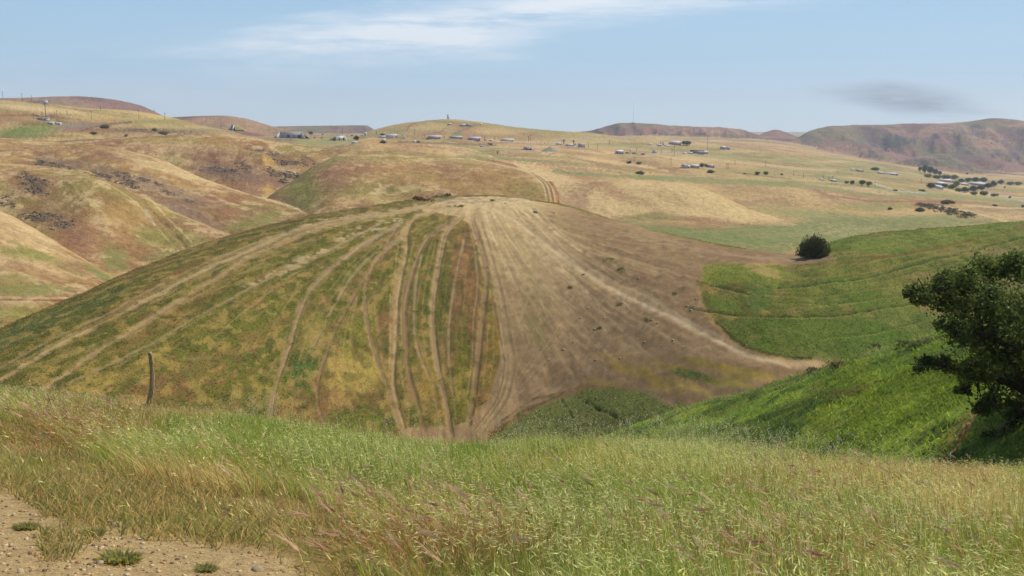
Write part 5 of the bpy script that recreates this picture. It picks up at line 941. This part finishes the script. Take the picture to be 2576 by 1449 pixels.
for a in [(1052,500,16,6,'brown dry shrub on the crest left of the summit',.9),(1125,492,12,5,'small brown dry shrub nearest to the summit',.8),(1095,496,40,3,'green weed strip along the summit crest',.6),(1070,505,50,4,'dark weeds on the crest below the brown shrub',.6),(1150,520,40,4,'low weeds around the pale summit patch',.45),(1240,505,10,3,'small weed right of the summit',.4)]:
    tuft_cluster('dry_shrub' if 'shrub' in a[4] else 'weed_clump', *a[:4], a[4], [C(84,62,44),C(120,88,58)] if 'brown' in a[4] else MIDG, hgt=a[5], cat='shrub' if 'shrub' in a[4] else 'weed clump')
# turf tufts on the rounded hill and bowl: uncountable
def hill_turf():
    rng = np.random.default_rng(8); fp = None
    N = 150000; j = rng.integers(0, len(CF), N*12)
    own = OWN.ravel()[j]; x = PX.ravel()[j]; y = PY.ravel()[j]; ok = ((own == LN['B'])|(own == LN['N']))&(x>-60)&(x<2640)&(y<1180)
    ok &= np.where(own == LN['B'], BARE[j] < .35, True)                      # only where turf grows, not on bare earth
    j = j[ok][:N]; own = own[ok][:N]; n = len(j); p = np.stack([XG.ravel()[j], YG.ravel()[j], ZG.ravel()[j]], 1); p[:,:2] += rng.normal(size=(n,2))*.2
    near = own == LN['N']; h = np.where(near, rng.uniform(.06,.24,n), rng.uniform(.06,.16,n)); w = np.where(near, .045, .08)*rng.uniform(.6,1.3,n)
    a = rng.random(n)*6.28; d = np.stack([np.cos(a), np.sin(a), np.zeros(n)], 1)*w[:,None]; tip = p+np.stack([rng.normal(size=n)*.12-.05, rng.normal(size=n)*.12, h], 1); p[:,2] -= .04
    V = np.stack([p-d, p+d, tip+d*.35, tip-d*.35], 1).reshape(-1,3); col = CF[j]*rng.uniform(1.0,2.1,(n,1))*np.where(rng.random((n,1))<.25, [[1.25,1.05,.9]], [[1.,1.,1.]])
    o = link('turf_tufts', mesh_from('turf_tufts', V, F4=np.arange(4*n).reshape(-1,4), attrs={'cover':np.repeat(col,4,0)}), M_GRASS); tag(o, 'short rough grass covering the rounded hill and green slopes', 'grass', kind='stuff')
hill_turf()
# ------------------------------------------------------------------ the big bush at the saddle
def saddle_bush():
    p = at(2047, 646, 120); s = p.y/FPX; W = 76*s; H = 50*s; t = empty('willow_bush', p, 0, 'large round dark bush standing alone at the saddle by the dirt track', 'bush'); rng = np.random.default_rng(2); n = 9000
    V=[];cc=[]
    a = rng.random(n)*6.28; el = np.arccos(rng.uniform(.02,1,n)); R = np.array([W/2,W/2*.9,H])*rng.uniform(.45,1.05,n)[:,None]**.7
    lump = 1+.14*np.sin(a*5+1)+.10*np.sin(a*9+el*6); d = np.stack([np.sin(el)*np.cos(a), np.sin(el)*np.sin(a), np.cos(el)],1)*lump[:,None]; c = d*R; c[:,2] = np.maximum(c[:,2], .1)
    up = d*np.array([.5,.5,.4])+[0,0,.8]+rng.normal(size=(n,3))*.25; up /= np.linalg.norm(up,axis=1)[:,None]; sdv = np.cross(up, rng.normal(size=(n,3))); sdv /= np.linalg.norm(sdv,axis=1)[:,None]; L_ = rng.uniform(.14,.34,n)[:,None]
    V = np.stack([c-up*L_, c+sdv*.05, c+up*L_, c-sdv*.05],1).reshape(-1,3); tone = rng.random((n,1)); col = C(58,66,36)*(1-tone)+C(112,112,64)*tone
    link('foliage', mesh_from('foliage', V, F4=np.arange(4*n).reshape(-1,4), attrs={'cover':np.repeat(col,4,0)}), M_LEAF, t)
    st = []
    for k in range(40): b = rng.random()*6.28; e_ = rng.uniform(.1,1.2); st.append(cyl((0,0,-.2),(math.sin(e_)*math.cos(b)*W*.4,math.sin(e_)*math.sin(b)*W*.4,math.cos(e_)*H*.8),.06,.015,5))
    part('stem', join(st), M_TRUNK, t, True)
saddle_bush()
for a in [(2103,918,20,7,'dry brown shrub on the crest of the near green slope',.6),(2205,873,12,8,'round brown dry weed ball on the near green slope',.6),(2040,930,16,5,'grey dry shrub low on the near slope crest',.45),(2290,868,60,6,'dark shrubs in the gully left of the oak',.6)]:
    tuft_cluster('dry_shrub', *a[:4], a[4], [C(120,110,76),C(164,148,110)] if 'dark' not in a[4] else MIDG, hgt=a[5]*.7, n=500, ymin=40, cat='shrub')
# ------------------------------------------------------------------ leaning fence post
def post():
    rng = np.random.default_rng(4); Yp = 18.5; q, _ = ray(373, 1030); X0 = float(q)*Yp; z0 = float(height(X0, Yp)[0]); s = Yp*1.0/FPX/CT
    pts = [(366,1048),(368,1030),(375,1010),(381,985),(383,955),(382,925),(379,900),(377,888)]; rad = [6.6,6.6,6.4,5.8,5.3,5.4,5.6,4.6]; n = 12; V=[];F=[]
    dense = spline(pts, 5); rr = np.interp(np.linspace(0,1,len(dense)), np.linspace(0,1,len(rad)), rad)
    for i, ((x,y), r) in enumerate(zip(dense, rr)):
        qx, e = ray(x, y); c = np.array([float(qx)*Yp, Yp, float(e)*Yp]); 
        for k in range(n):
            a = k*6.283/n; w = r*s*(1+.16*math.sin(k*2.1+i*.13)+.07*rng.normal()+(.22 if k in (3,9) else 0)); V.append(c+np.array([math.cos(a)*w, math.sin(a)*w, 0]))
    m = len(dense)
    for i in range(m-1):
        for k in range(n): F.append((i*n+k, i*n+(k+1)%n, (i+1)*n+(k+1)%n, (i+1)*n+k))
    V = np.array(V); top = V[-n:]; V[-n:,2] += rng.uniform(-.02,.04,n); c = V[-n:].mean(0)-[0,0,.02]; V = np.vstack([V,[c]])
    for k in range(n): F.append(((m-1)*n+k,(m-1)*n+(k+1)%n,m*n,m*n))
    base = np.array([X0, Yp, z0]); o = link('fence_post', to_mesh('fence_post', (V-base, np.array(F))), M_POST, None, base); tag(o, 'crooked weathered wooden fence post standing alone in the meadow', 'fence post')
    nl = link('nail', to_mesh('nail', join([cyl((V[n*20+6]-base), (V[n*20+6]-base+[-.03,-.02,.01]), .006,.006,5), cyl((V[n*28+8]-base), (V[n*28+8]-base+[0,-.04,0]), .006,.006,5)])), M_STEEL, o)
M_POST = mat_noise('split grey wood', C(150,124,88), .35, 7, .9, (6,6,.6), col2=C(214,188,146), bump=.02)
post()
# ------------------------------------------------------------------ oak on the right
def oak():
    rng = np.random.default_rng(12); Yo = 37.; s = Yo/FPX; q, _ = ray(2668, 1180); bx = float(q)*Yo; bz = float(height(bx, Yo)[0]); base = np.array([bx, Yo, bz])
    t = empty('oak_tree', base, 0, 'dark spreading oak tree reaching in from the right edge above the green slope', 'tree')
    def W(px, py, dy=0): qx, e = ray(px, py); Y = Yo+dy; return np.array([float(qx)*Y, Y, float(e)*Y])-base
    LB = [(2318,738,44,28,0),(2365,715,50,38,1),(2425,698,55,36,-1),(2500,682,58,34,1),(2575,668,66,40,0),(2400,765,62,40,0),(2480,765,75,55,-1.5),(2570,775,85,65,1.5),(2405,830,52,34,.5),(2470,850,75,50,-1),(2570,870,85,70,-1.5),(2325,915,34,22,0),(2385,920,46,28,.5),(2450,935,55,36,-.5),(2540,955,75,55,1),(2425,985,30,20,0),(2478,1015,40,26,-.5),(2560,1050,55,40,0),(2500,1104,34,22,.3),(2545,1110,40,24,-.8),(2650,760,90,80,2),(2690,900,110,100,-2),(2650,1010,80,60,1),(2740,730,90,70,0),(2790,860,90,90,1),(2620,900,100,90,3),(2640,820,90,80,-3),(2840,960,70,60,0)]
    lobes = [(*W(x, y, d), rx*s, (rx+ry)*.6*s, ry*s) for x, y, rx, ry, d in LB]
    V, F, cc = leaf_cloud(lobes, 52000, .082, [C(62,84,40), C(94,118,52), C(134,156,70)], rng, flat=.85, up=.7, clump=.21, nclump=24, shell=.10, volp=.42)
    link('crown', to_mesh('crown', (V,F), True, {'cover':cc}), M_LEAF, t)
    fork = W(2655,1075); segs = []
    P0 = np.array([0,0,-.6]); segs.append(cyl(P0, (fork+P0)/2+[.1,0,0], .42, .34, 12)); segs.append(cyl((fork+P0)/2+[.1,0,0], fork, .34, .30, 12)); part('trunk', join(segs), M_BARK, t, True)
    nodes = []
    def limb(pts, r0, r1, out):
        p = spline(pts, 5)
        for i in range(len(p)-1):
            a = r0+(r1-r0)*i/(len(p)-1); b = r0+(r1-r0)*(i+1)/(len(p)-1); out.append(cyl(p[i], p[i+1], a, b, 7, False)); nodes.append((p[i+1], b))
    for pts in ([(2655,1075,0),(2590,985,0),(2550,930,-.3),(2500,880,-.5),(2440,850,0),(2390,845,.2)],[(2655,1075,0),(2640,960,.5),(2600,860,.6),(2540,780,.3),(2470,740,0),(2400,730,.2),(2330,735,0)],[(2600,1000,0),(2530,960,0),(2460,950,0),(2390,925,.2),(2320,915,0)],[(2655,1075,0),(2700,950,-.5),(2690,850,-1),(2650,760,0),(2590,690,.3)],[(2655,1075,0),(2740,960,.5),(2790,860,.5),(2780,760,0)],[(2640,1040,0),(2590,1030,-.4),(2550,1050,-.4),(2520,1085,-.2),(2500,1100,0)],[(2655,1075,0),(2660,960,1.5),(2620,880,2.5),(2560,850,3)],[(2640,1010,-.5),(2570,940,-1.5),(2500,860,-1.8),(2450,820,-1.5)]):
        out = []; limb([tuple(W(*p)) for p in pts], .17, .035, out); part('limb', join(out), M_BARK, t, True)
    tw = []; NP = np.array([n_[0] for n_ in nodes])
    for l in lobes:
        for k in range(11):
            d = rng.normal(size=3); d /= np.linalg.norm(d); e = np.array(l[:3])+d*np.array(l[3:])*rng.uniform(.3,.95); j = np.argmin(((NP-e)**2).sum(1)+rng.random(len(NP))*.8); a = NP[j]; m = (a+e)/2+rng.normal(size=3)*.22; m2 = (m+e)/2+rng.normal(size=3)*.12
            if np.linalg.norm(e-a) > 3.2: continue
            tw += [cyl(a, m, .03, .02, 5, False), cyl(m, m2, .02, .014, 5, False), cyl(m2, e, .014, .006, 5, False)]
    part('twigs', join(tw), M_BARK, t, True)
oak()
# ------------------------------------------------------------------ meadow grass around us
def in_poly(x, y, p):
    ins = np.zeros(len(x), bool)
    for k in range(len(p)):
        a = p[k]; b = p[(k+1)%len(p)]; cr = (a[1]>y)!=(b[1]>y); xx = (b[0]-a[0])*(y-a[1])/((b[1]-a[1]) or 1e-9)+a[0]; ins ^= cr&(x<xx)
    return ins
class Grass:
    def __init__(s): s.V=[]; s.F3=[]; s.F4=[]; s.C=[]; s.n=0
    def blades(s, p, h, w, lean, col, rng, tipc=None):
        n = len(p); a = rng.random(n)*6.283; sdv = np.stack([np.cos(a), np.sin(a)*.6, np.zeros(n)],1)*w[:,None]*.5; up = np.zeros((n,3)); up[:,2] = h; L_ = np.zeros((n,3)); L_[:,:2] = lean
        m = p+up*.55+L_*.35; tip = p+up*.96+L_; V = np.stack([p-sdv, p+sdv, m+sdv*.85, m-sdv*.85, tip],1).reshape(-1,3); b = s.n+np.arange(n)*5
        s.F4.append(np.stack([b,b+1,b+2,b+3],1)); s.F3.append(np.stack([b+3,b+2,b+4],1)); s.V.append(V); tc = col if tipc is None else tipc
        s.C.append(np.stack([col,col,(col+tc)/2,(col+tc)/2,tc],1).reshape(-1,3)); s.n += 5*n; return tip
    def heads(s, p, d, L_, w, col, rng, awn=3, awnc=None):
        n = len(p); r = rng.normal(size=(n,3)); sdv = np.cross(d, r); sdv /= np.linalg.norm(sdv,axis=1)[:,None]+1e-9; sdv *= w[:,None]*.5; D = d*L_[:,None]
        V = np.stack([p, p+D*.35+sdv, p+D, p+D*.35-sdv],1).reshape(-1,3); b = s.n+np.arange(n)*4; s.F4.append(np.stack([b,b+1,b+2,b+3],1)); s.V.append(V); s.C.append(np.repeat(col,4,0)); s.n += 4*n
        for k in range(awn):
            st = p+D*rng.uniform(.2,.8,(n,1)); e = st+(d+rng.normal(size=(n,3))*.16)*L_[:,None]*rng.uniform(.8,1.3,(n,1)); q_ = sdv*.20
            V = np.stack([st-q_, st+q_, e],1).reshape(-1,3); b = s.n+np.arange(n)*3; s.F3.append(np.stack([b,b+1,b+2],1)); s.V.append(V); s.C.append(np.repeat(col if awnc is None else awnc,3,0)); s.n += 3*n
    def make(s, name, label, cat='grass'):
        o = link(name, mesh_from(name, np.vstack(s.V), F3=np.vstack(s.F3) if s.F3 else None, F4=np.vstack(s.F4), attrs={'cover':np.vstack(s.C)}), M_GRASS); tag(o, label, cat, kind='stuff')
DIRT = [(-900,1130),(-100,1150),(10,1195),(80,1235),(150,1268),(190,1300),(290,1316),(420,1335),(560,1356),(700,1380),(800,1420),(860,1760),(-900,1900)]
# patches of the meadow: x, y, rx, ry, weight green, dry, red heads, pale
ZONES = [(200,1100,300,70,.5,.5,1.2,.5),(500,1055,150,25,.1,2.4,.5,.2),(640,1120,90,45,3.2,0,.1,.2),(440,1120,30,40,3,0,.1,.2),(420,1235,260,50,.1,2.6,.5,.2),(1000,1200,320,90,2.0,.15,.1,1.2),(1180,1160,55,32,4,0,0,0),(1150,1400,320,60,.9,.6,2.0,.4),(1800,1160,300,50,1.6,.2,.1,1.4),(2150,1230,420,60,.7,.9,.7,.8),(2325,1172,40,16,0,.2,4,0),(2450,1205,110,28,0,2.6,.8,.2),(2000,1380,600,80,1.5,.3,1.1,1.2),(1500,1300,300,80,1.6,.2,.15,.9),(2450,1290,200,50,.3,1.6,.4,.9)]
def zone_w(x, y, X, Y):
    W_ = np.full((len(x),4), .0); W_[:,0] = 1.9+1.6*sm(.45,.65,fbm(X,Y,2.4,3,201)); W_[:,1] = .3+1.6*sm(.48,.66,fbm(X,Y,3.1,3,205)); W_[:,2] = .06+.9*sm(.52,.68,fbm(X,Y,1.9,3,209)); W_[:,3] = .4+1.1*sm(.5,.66,fbm(X,Y,1.6,3,213))
    for cx,cy,rx,ry,*w in ZONES:
        f = (1-sm(.4,1.25,np.hypot((x-cx)/rx,(y-cy)/ry)))[:,None]; W_ = W_*(1-f*.85)+f*np.array(w)*W_.mean(1,keepdims=True)
    return W_
GB = 1.6
GCOL = [[1.8*C(128,154,60),1.8*C(156,172,80),1.7*C(102,134,62)],[GB*C(204,180,116),GB*C(216,196,138),GB*C(180,154,96)],[GB*C(168,126,80),GB*C(184,140,96),GB*C(150,120,66)],[GB*C(214,214,144),GB*C(226,222,166),GB*C(186,198,112)]]
def meadow():
    rng = np.random.default_rng(99)
    def sample(n, y0, y1, powr=0.):
        u = rng.random(n); Y = y0*(y1/y0)**u; X = rng.uniform(-1,1,n)*(.64*Y+1.6); z = height(X,Y); px, py = pix(X,Y,z); return X,Y,z,px,py
    G = Grass()
    def batch(n, y0, y1, hs, wpx, clumpy=True):
        X,Y,z,px,py = sample(n,y0,y1)
        # gather into tussocks
        if clumpy: X = X+.06*np.sin(X*40+Y*9)*1.0; z = height(X,Y)
        jx = (fbm(X,Y,1.2,3,220)-.5)*160; dirt = in_poly(px+jx, py+jx*.35, DIRT); keep = (~dirt)&(rng.random(n) < .25+1.5*sm(.32,.55,fbm(X,Y,.55,3,233))); weed = in_poly(px+jx-110, py+jx*.35+95, DIRT); keep &= (~weed)|(rng.random(n)<.42)
        X,Y,z,px,py,weed = [a[keep] for a in (X,Y,z,px,py,weed)]; n = len(X); W_ = zone_w(px,py,X,Y); W_ = W_**1.9; W_ /= W_.sum(1,keepdims=True); cum = W_.cumsum(1); ty = (rng.random(n)[:,None] > cum).sum(1).clip(0,3)
        col = np.zeros((n,3)); pick = rng.integers(0,3,n)
        for t in range(4):
            for k in range(3): m = (ty==t)&(pick==k); col[m] = GCOL[t][k]
        col *= rng.uniform(.7,1.25,(n,1)); hmod = .15+1.0*fbm(X,Y,.7,4,230,.6)+.7*fbm(X,Y,3.5,3,231); h = .80*rng.uniform(*hs,n)*hmod*np.where(weed,.42,1)*np.where(np.hypot(X+7.57,Y-18.0)<1.1,.25,1); w = np.maximum(wpx*Y/FPX, .0038)*rng.uniform(.7,1.3,n)*np.where(rng.random(n)<.12, 2.2, 1)
        wind = fbm(X,Y,2.6,2,240)-.5; la = math.pi+wind*3.4+rng.normal(size=n)*.9; ll = h*(.75*sm(.35,.75,fbm(X,Y,1.3,2,244))+.2*rng.random(n)); lean = np.stack([np.cos(la)*ll, np.sin(la)*ll*.6],1)
        p = np.stack([X,Y,z-.03],1); stem = np.where((ty==3)[:,None], col*.75+GCOL[0][0]*.1, col); tip = G.blades(p,h,w,lean,stem*.95,rng,col)
        m = ((ty==2)&(rng.random(n)<.32))|((ty==3)&(rng.random(n)<.22))|((ty==1)&(rng.random(n)<.15)); k = m.sum(); d = np.concatenate([lean[m]*1.6, h[m][:,None]*rng.uniform(.1,.9,(k,1))],1)+rng.normal(size=(k,3))*.03; d /= np.linalg.norm(d,axis=1)[:,None]
        Lh = rng.uniform(.05,.085,k)*np.where(ty[m]==2,1.1,.7); hw = np.maximum(.009, 1.0*Y[m]/FPX); hc = np.where((ty[m]==2)[:,None], GB*np.array([C(158,108,76),C(190,148,112),C(150,120,70)])[rng.integers(0,3,k)], col[m]*1.08)
        G.heads(tip[m], d, Lh, hw, hc, rng, awn=3, awnc=hc*.6+C(214,186,158)*.45)
        return
    batch(150000, 3.0, 9, (.14,.40), 1.0); batch(105000, 8, 15, (.16,.44), 1.1); batch(105000, 13, 29, (.16,.48), 1.25)
    G.make('meadow_grass', 'windblown green, straw and reddish seeding grass filling the foreground meadow')
    # bright glancing oat spikelets and tall oats along the brow
    G = Grass(); X,Y,z,px,py = sample(60000, 4, 27); W_ = zone_w(px,py,X,Y); W_ = W_**1.9; W_ /= W_.sum(1,keepdims=True); jx = (fbm(X,Y,1.2,3,220)-.5)*160; keep = (~in_poly(px+jx-110, py+jx*.35+95, DIRT))&(rng.random(len(X))<.12+.9*W_[:,3]); X,Y,z = X[keep],Y[keep],z[keep]; n = len(X)
    h = rng.uniform(.22,.44,n)*(.6+.8*fbm(X,Y,1.2,3,231)); la = math.pi+rng.normal(size=n)*.9; lean = np.stack([np.cos(la),np.sin(la)*.6],1)*(h*.45)[:,None]; col = np.tile(C(150,168,92),(n,1))*rng.uniform(.8,1.2,(n,1)); tip = G.blades(np.stack([X,Y,z],1),h,np.maximum(.003,.7*Y/FPX),lean,col,rng)
    for k in range(3):
        d = np.concatenate([lean*1.2,np.full((n,1),-.03)],1)+rng.normal(size=(n,3))*.12; d /= np.linalg.norm(d,axis=1)[:,None]; G.heads(tip-np.array([0,0,.03*k]), d, rng.uniform(.03,.05,n), np.maximum(.006,.9*Y/FPX), 1.2*np.tile(C(236,230,160),(n,1))*rng.uniform(.8,1.15,(n,1)), rng, awn=1)
    for cx, sx, cnt in ((1330,110,150),(1700,140,330),(1900,120,260),(700,60,60),(640,40,60),(2060,60,60),(960,60,40),(2250,100,60)):
        pxs = rng.normal(cx,sx,cnt); Y = rng.uniform(17,26,cnt); q,_ = ray(pxs, np.full(cnt,1110.)); X = q*Y; z = height(X,Y); h = rng.uniform(.45,.95,cnt); la = rng.uniform(0,6.28,cnt); lean = np.stack([np.cos(la),np.sin(la)],1)*(h*.14)[:,None]
        tip = G.blades(np.stack([X,Y,z],1),h,np.full(cnt,.010),lean,np.tile(C(150,160,96),(cnt,1)),rng)
        for k in range(5): d = np.concatenate([rng.normal(size=(cnt,2))*.5,np.full((cnt,1),-.7)],1); d /= np.linalg.norm(d,axis=1)[:,None]; G.heads(tip-np.array([0,0,.035*k])+rng.normal(size=(cnt,3))*[.02,.02,.0], d, rng.uniform(.03,.05,cnt), np.full(cnt,.017), np.tile(C(226,224,178),(cnt,1)), rng, awn=0)
    G.make('wild_oats', 'pale wild oats nodding above the meadow and along its brow')
    # big barley heads close by
    G = Grass(); X,Y,z,px,py = sample(9000, 3.6, 14); W_ = zone_w(px,py,X,Y); W_ = W_**1.9; W_ /= W_.sum(1,keepdims=True); jx = (fbm(X,Y,1.2,3,220)-.5)*160; keep = (~in_poly(px+jx-60, py+jx*.35+50, DIRT))&(rng.random(len(X))<.015+.6*W_[:,2]); X,Y,z = X[keep],Y[keep],z[keep]; n = len(X)
    h = rng.uniform(.28,.46,n); la = math.pi-.1+rng.normal(size=n)*.55; lean = np.stack([np.cos(la),np.sin(la)*.5],1)*(h*.6)[:,None]; tip = G.blades(np.stack([X,Y,z],1),h,np.full(n,.004),lean,np.tile(C(140,140,70),(n,1))*rng.uniform(.8,1.2,(n,1)),rng)
    d = np.concatenate([lean*1.2,rng.uniform(.02,.26,(n,1))],1)+rng.normal(size=(n,3))*.02; d /= np.linalg.norm(d,axis=1)[:,None]; hc = GB*np.array([C(158,112,88),C(186,144,112),C(156,140,80),C(200,168,134)])[rng.integers(0,4,n)]; G.heads(tip,d,rng.uniform(.06,.10,n),np.full(n,.017),hc,rng,awn=9,awnc=hc*.35+1.2*C(226,196,168)*.65)
    G.make('foxtail_barley', 'pinkish brown foxtail barley heads leaning left in the near meadow')
    # low grey green weeds where the bare earth starts
    G = Grass(); n = 150000; X,Y,z,px,py = sample(n, 3.6, 12); jx = (fbm(X,Y,.9,3,250)-.5)*190; a_ = in_poly(px+jx-150, py+jx*.4+125, DIRT); b_ = in_poly(px+jx+30, py+jx*.4-26, DIRT); spots = fbm(X,Y,.8,3,254)
    keep = (a_&~b_&(rng.random(n)<.15+1.3*sm(.36,.62,spots)))|(b_&(spots>.56)&(px>100)&(px<1000)&(rng.random(n)<.8)); X,Y,z,sp = X[keep],Y[keep],z[keep],spots[keep]; n = len(X); h = rng.uniform(.02,.10,n)*(.5+1.0*sp); la = rng.uniform(0,6.28,n); lean = np.stack([np.cos(la),np.sin(la)],1)*(h*.9)[:,None]
    cs = GB*np.array([C(138,136,80),C(116,122,70),C(170,150,96),C(200,172,114)])[rng.integers(0,4,n)]*rng.uniform(.8,1.2,(n,1)); tip = G.blades(np.stack([X,Y,z],1),h,np.full(n,.008),lean,cs,rng); m = rng.random(n)<.012; G.heads(tip[m],np.tile([[0.,0.,1.]],(m.sum(),1)),np.full(m.sum(),.014),np.full(m.sum(),.014),np.tile(C(226,206,60),(m.sum(),1)),rng,awn=0)
    G.make('low_weeds', 'low grey green weeds with tiny yellow flowers edging the bare earth', 'weeds')
meadow()
# weeds as single plants on the bare earth
def rosette(px, py, r, label, flowers=False):
    p = at(px, py, 2); rng = np.random.default_rng(int(px)); G = Grass(); n = 420; a = rng.random(n)*6.28; R = r*np.sqrt(rng.random(n))*.6; P = np.stack([np.cos(a)*R,np.sin(a)*R,np.zeros(n)],1); P[:,2] = height(P[:,0]+p.x,P[:,1]+p.y)-p.z; h = rng.uniform(.02,.09,n)*r*5; lean = np.stack([np.cos(a),np.sin(a)],1)*(r*.6*rng.random(n))[:,None]
    cs = 1.8*np.array([C(124,130,76),C(108,116,64),C(150,146,92)])[rng.integers(0,3,n)]; tip = G.blades(P,h,np.full(n,.009),lean,cs,rng)
    if flowers: m = rng.random(n)<.06; G.heads(tip[m],np.tile([[0.,0.,1.]],(m.sum(),1)),np.full(m.sum(),.014),np.full(m.sum(),.016),np.tile(C(226,206,60),(m.sum(),1)),rng,awn=0)
    o = link('weed_plant', mesh_from('weed_plant', np.vstack(G.V), F3=np.vstack(G.F3), F4=np.vstack(G.F4), attrs={'cover':np.vstack(G.C)}), M_GRASS, None, p); tag(o, label, 'weed')
rosette(305,1412,.13,'bushy low weed with yellow flowers alone on the bare earth',True); rosette(66,1330,.08,'small spiky weed alone near the left edge of the bare earth'); rosette(235,1345,.08,'broad low weed at the weedy border above the yellow flowered one'); rosette(520,1435,.07,'dark low weed at the bottom edge right of the bare earth')
def gravel():
    rng = np.random.default_rng(31); n = 9000; P=[]; px = rng.uniform(-100,900,n); u = rng.random(n); Y = 3.6*(9/3.6)**u; q = rng.uniform(-.66,-.1,n); X = q*Y; z = height(X,Y); x, y = pix(X,Y,z); keep = in_poly(x+20,y-20,DIRT); X,Y,z = X[keep],Y[keep],z[keep]; n = len(X)
    B, F = box(-1,1,-.8,.8,-.5,.7); V = B[None]*rng.uniform(.6,1.2,(n,8,3)); r = (.002+.010*rng.random(n)**5)[:,None,None]; a = rng.random(n)*6.28; c, s_ = np.cos(a), np.sin(a); V = V*r; V = np.stack([V[...,0]*c[:,None]-V[...,1]*s_[:,None], V[...,0]*s_[:,None]+V[...,1]*c[:,None], V[...,2]],-1)+np.stack([X,Y,z],1)[:,None]
    Fs = (F[None]+8*np.arange(n)[:,None,None]).reshape(-1,4); cols = np.array([C(196,164,122),C(160,128,92),C(214,188,150),C(120,98,76)])[rng.integers(0,4,n)]
    o = link('gravel', mesh_from('gravel', V.reshape(-1,3), F4=Fs, smooth=False, attrs={'cover':np.repeat(cols,8,0)}), M_PEB); tag(o, 'loose gravel and crumbs scattered on the bare earth corner', 'gravel', kind='stuff')
M_PEB = mat_attr('pebbles', 0, .95, .1)
gravel()
for x, y, r, lb in [(270,1313,.026,'pale pebble on the bare earth, larger and lighter of two by the weeds'),(292,1322,.032,'flat tan stone right of the pale pebble'),(495,1238,.03,'upright pale stone among the weeds'),(52,1440,.02,'pale pebble at the bottom left corner'),(40,1382,.018,'brown pebble near the left edge'),(160,1348,.018,'dark pebble under the weedy border'),(250,1418,.022,'brown clod left of the yellow flowered weed'),(648,1436,.035,'flat stone at the bottom edge beneath the weeds'),(360,1380,.018,'dark clod right of the middle of the bare earth'),(20,1222,.02,'small stone where the earth meets the meadow at the left edge')]:
    p = at(x, y, 2); o = link('stone', to_mesh('stone', stone_mesh(rngs, r)), M_STONE, None, p); o.rotation_euler = (0,0,rngs.uniform(0,6)); tag(o, lb, 'stone')

def haze():
    V, F = box(-3500,3500,-60,7600,-260,330)
    m = bpy.data.materials.new('thin valley haze'); m.use_nodes = True; nt = m.node_tree; nt.nodes.clear(); o_ = nt.nodes.new('ShaderNodeOutputMaterial'); v = nt.nodes.new('ShaderNodeVolumePrincipled')
    v.inputs['Density'].default_value = .00011; v.inputs['Color'].default_value = (.80,.88,1,1); v.inputs['Anisotropy'].default_value = .2; nt.links.new(v.outputs[0], o_.inputs['Volume'])
    o = link('haze', to_mesh('haze', (V,F)), m); tag(o, kind='stuff')
haze()
print('z range', ZG.min(), ZG.max(), XG.min(), XG.max(), ROWS[-1])

build_ground()
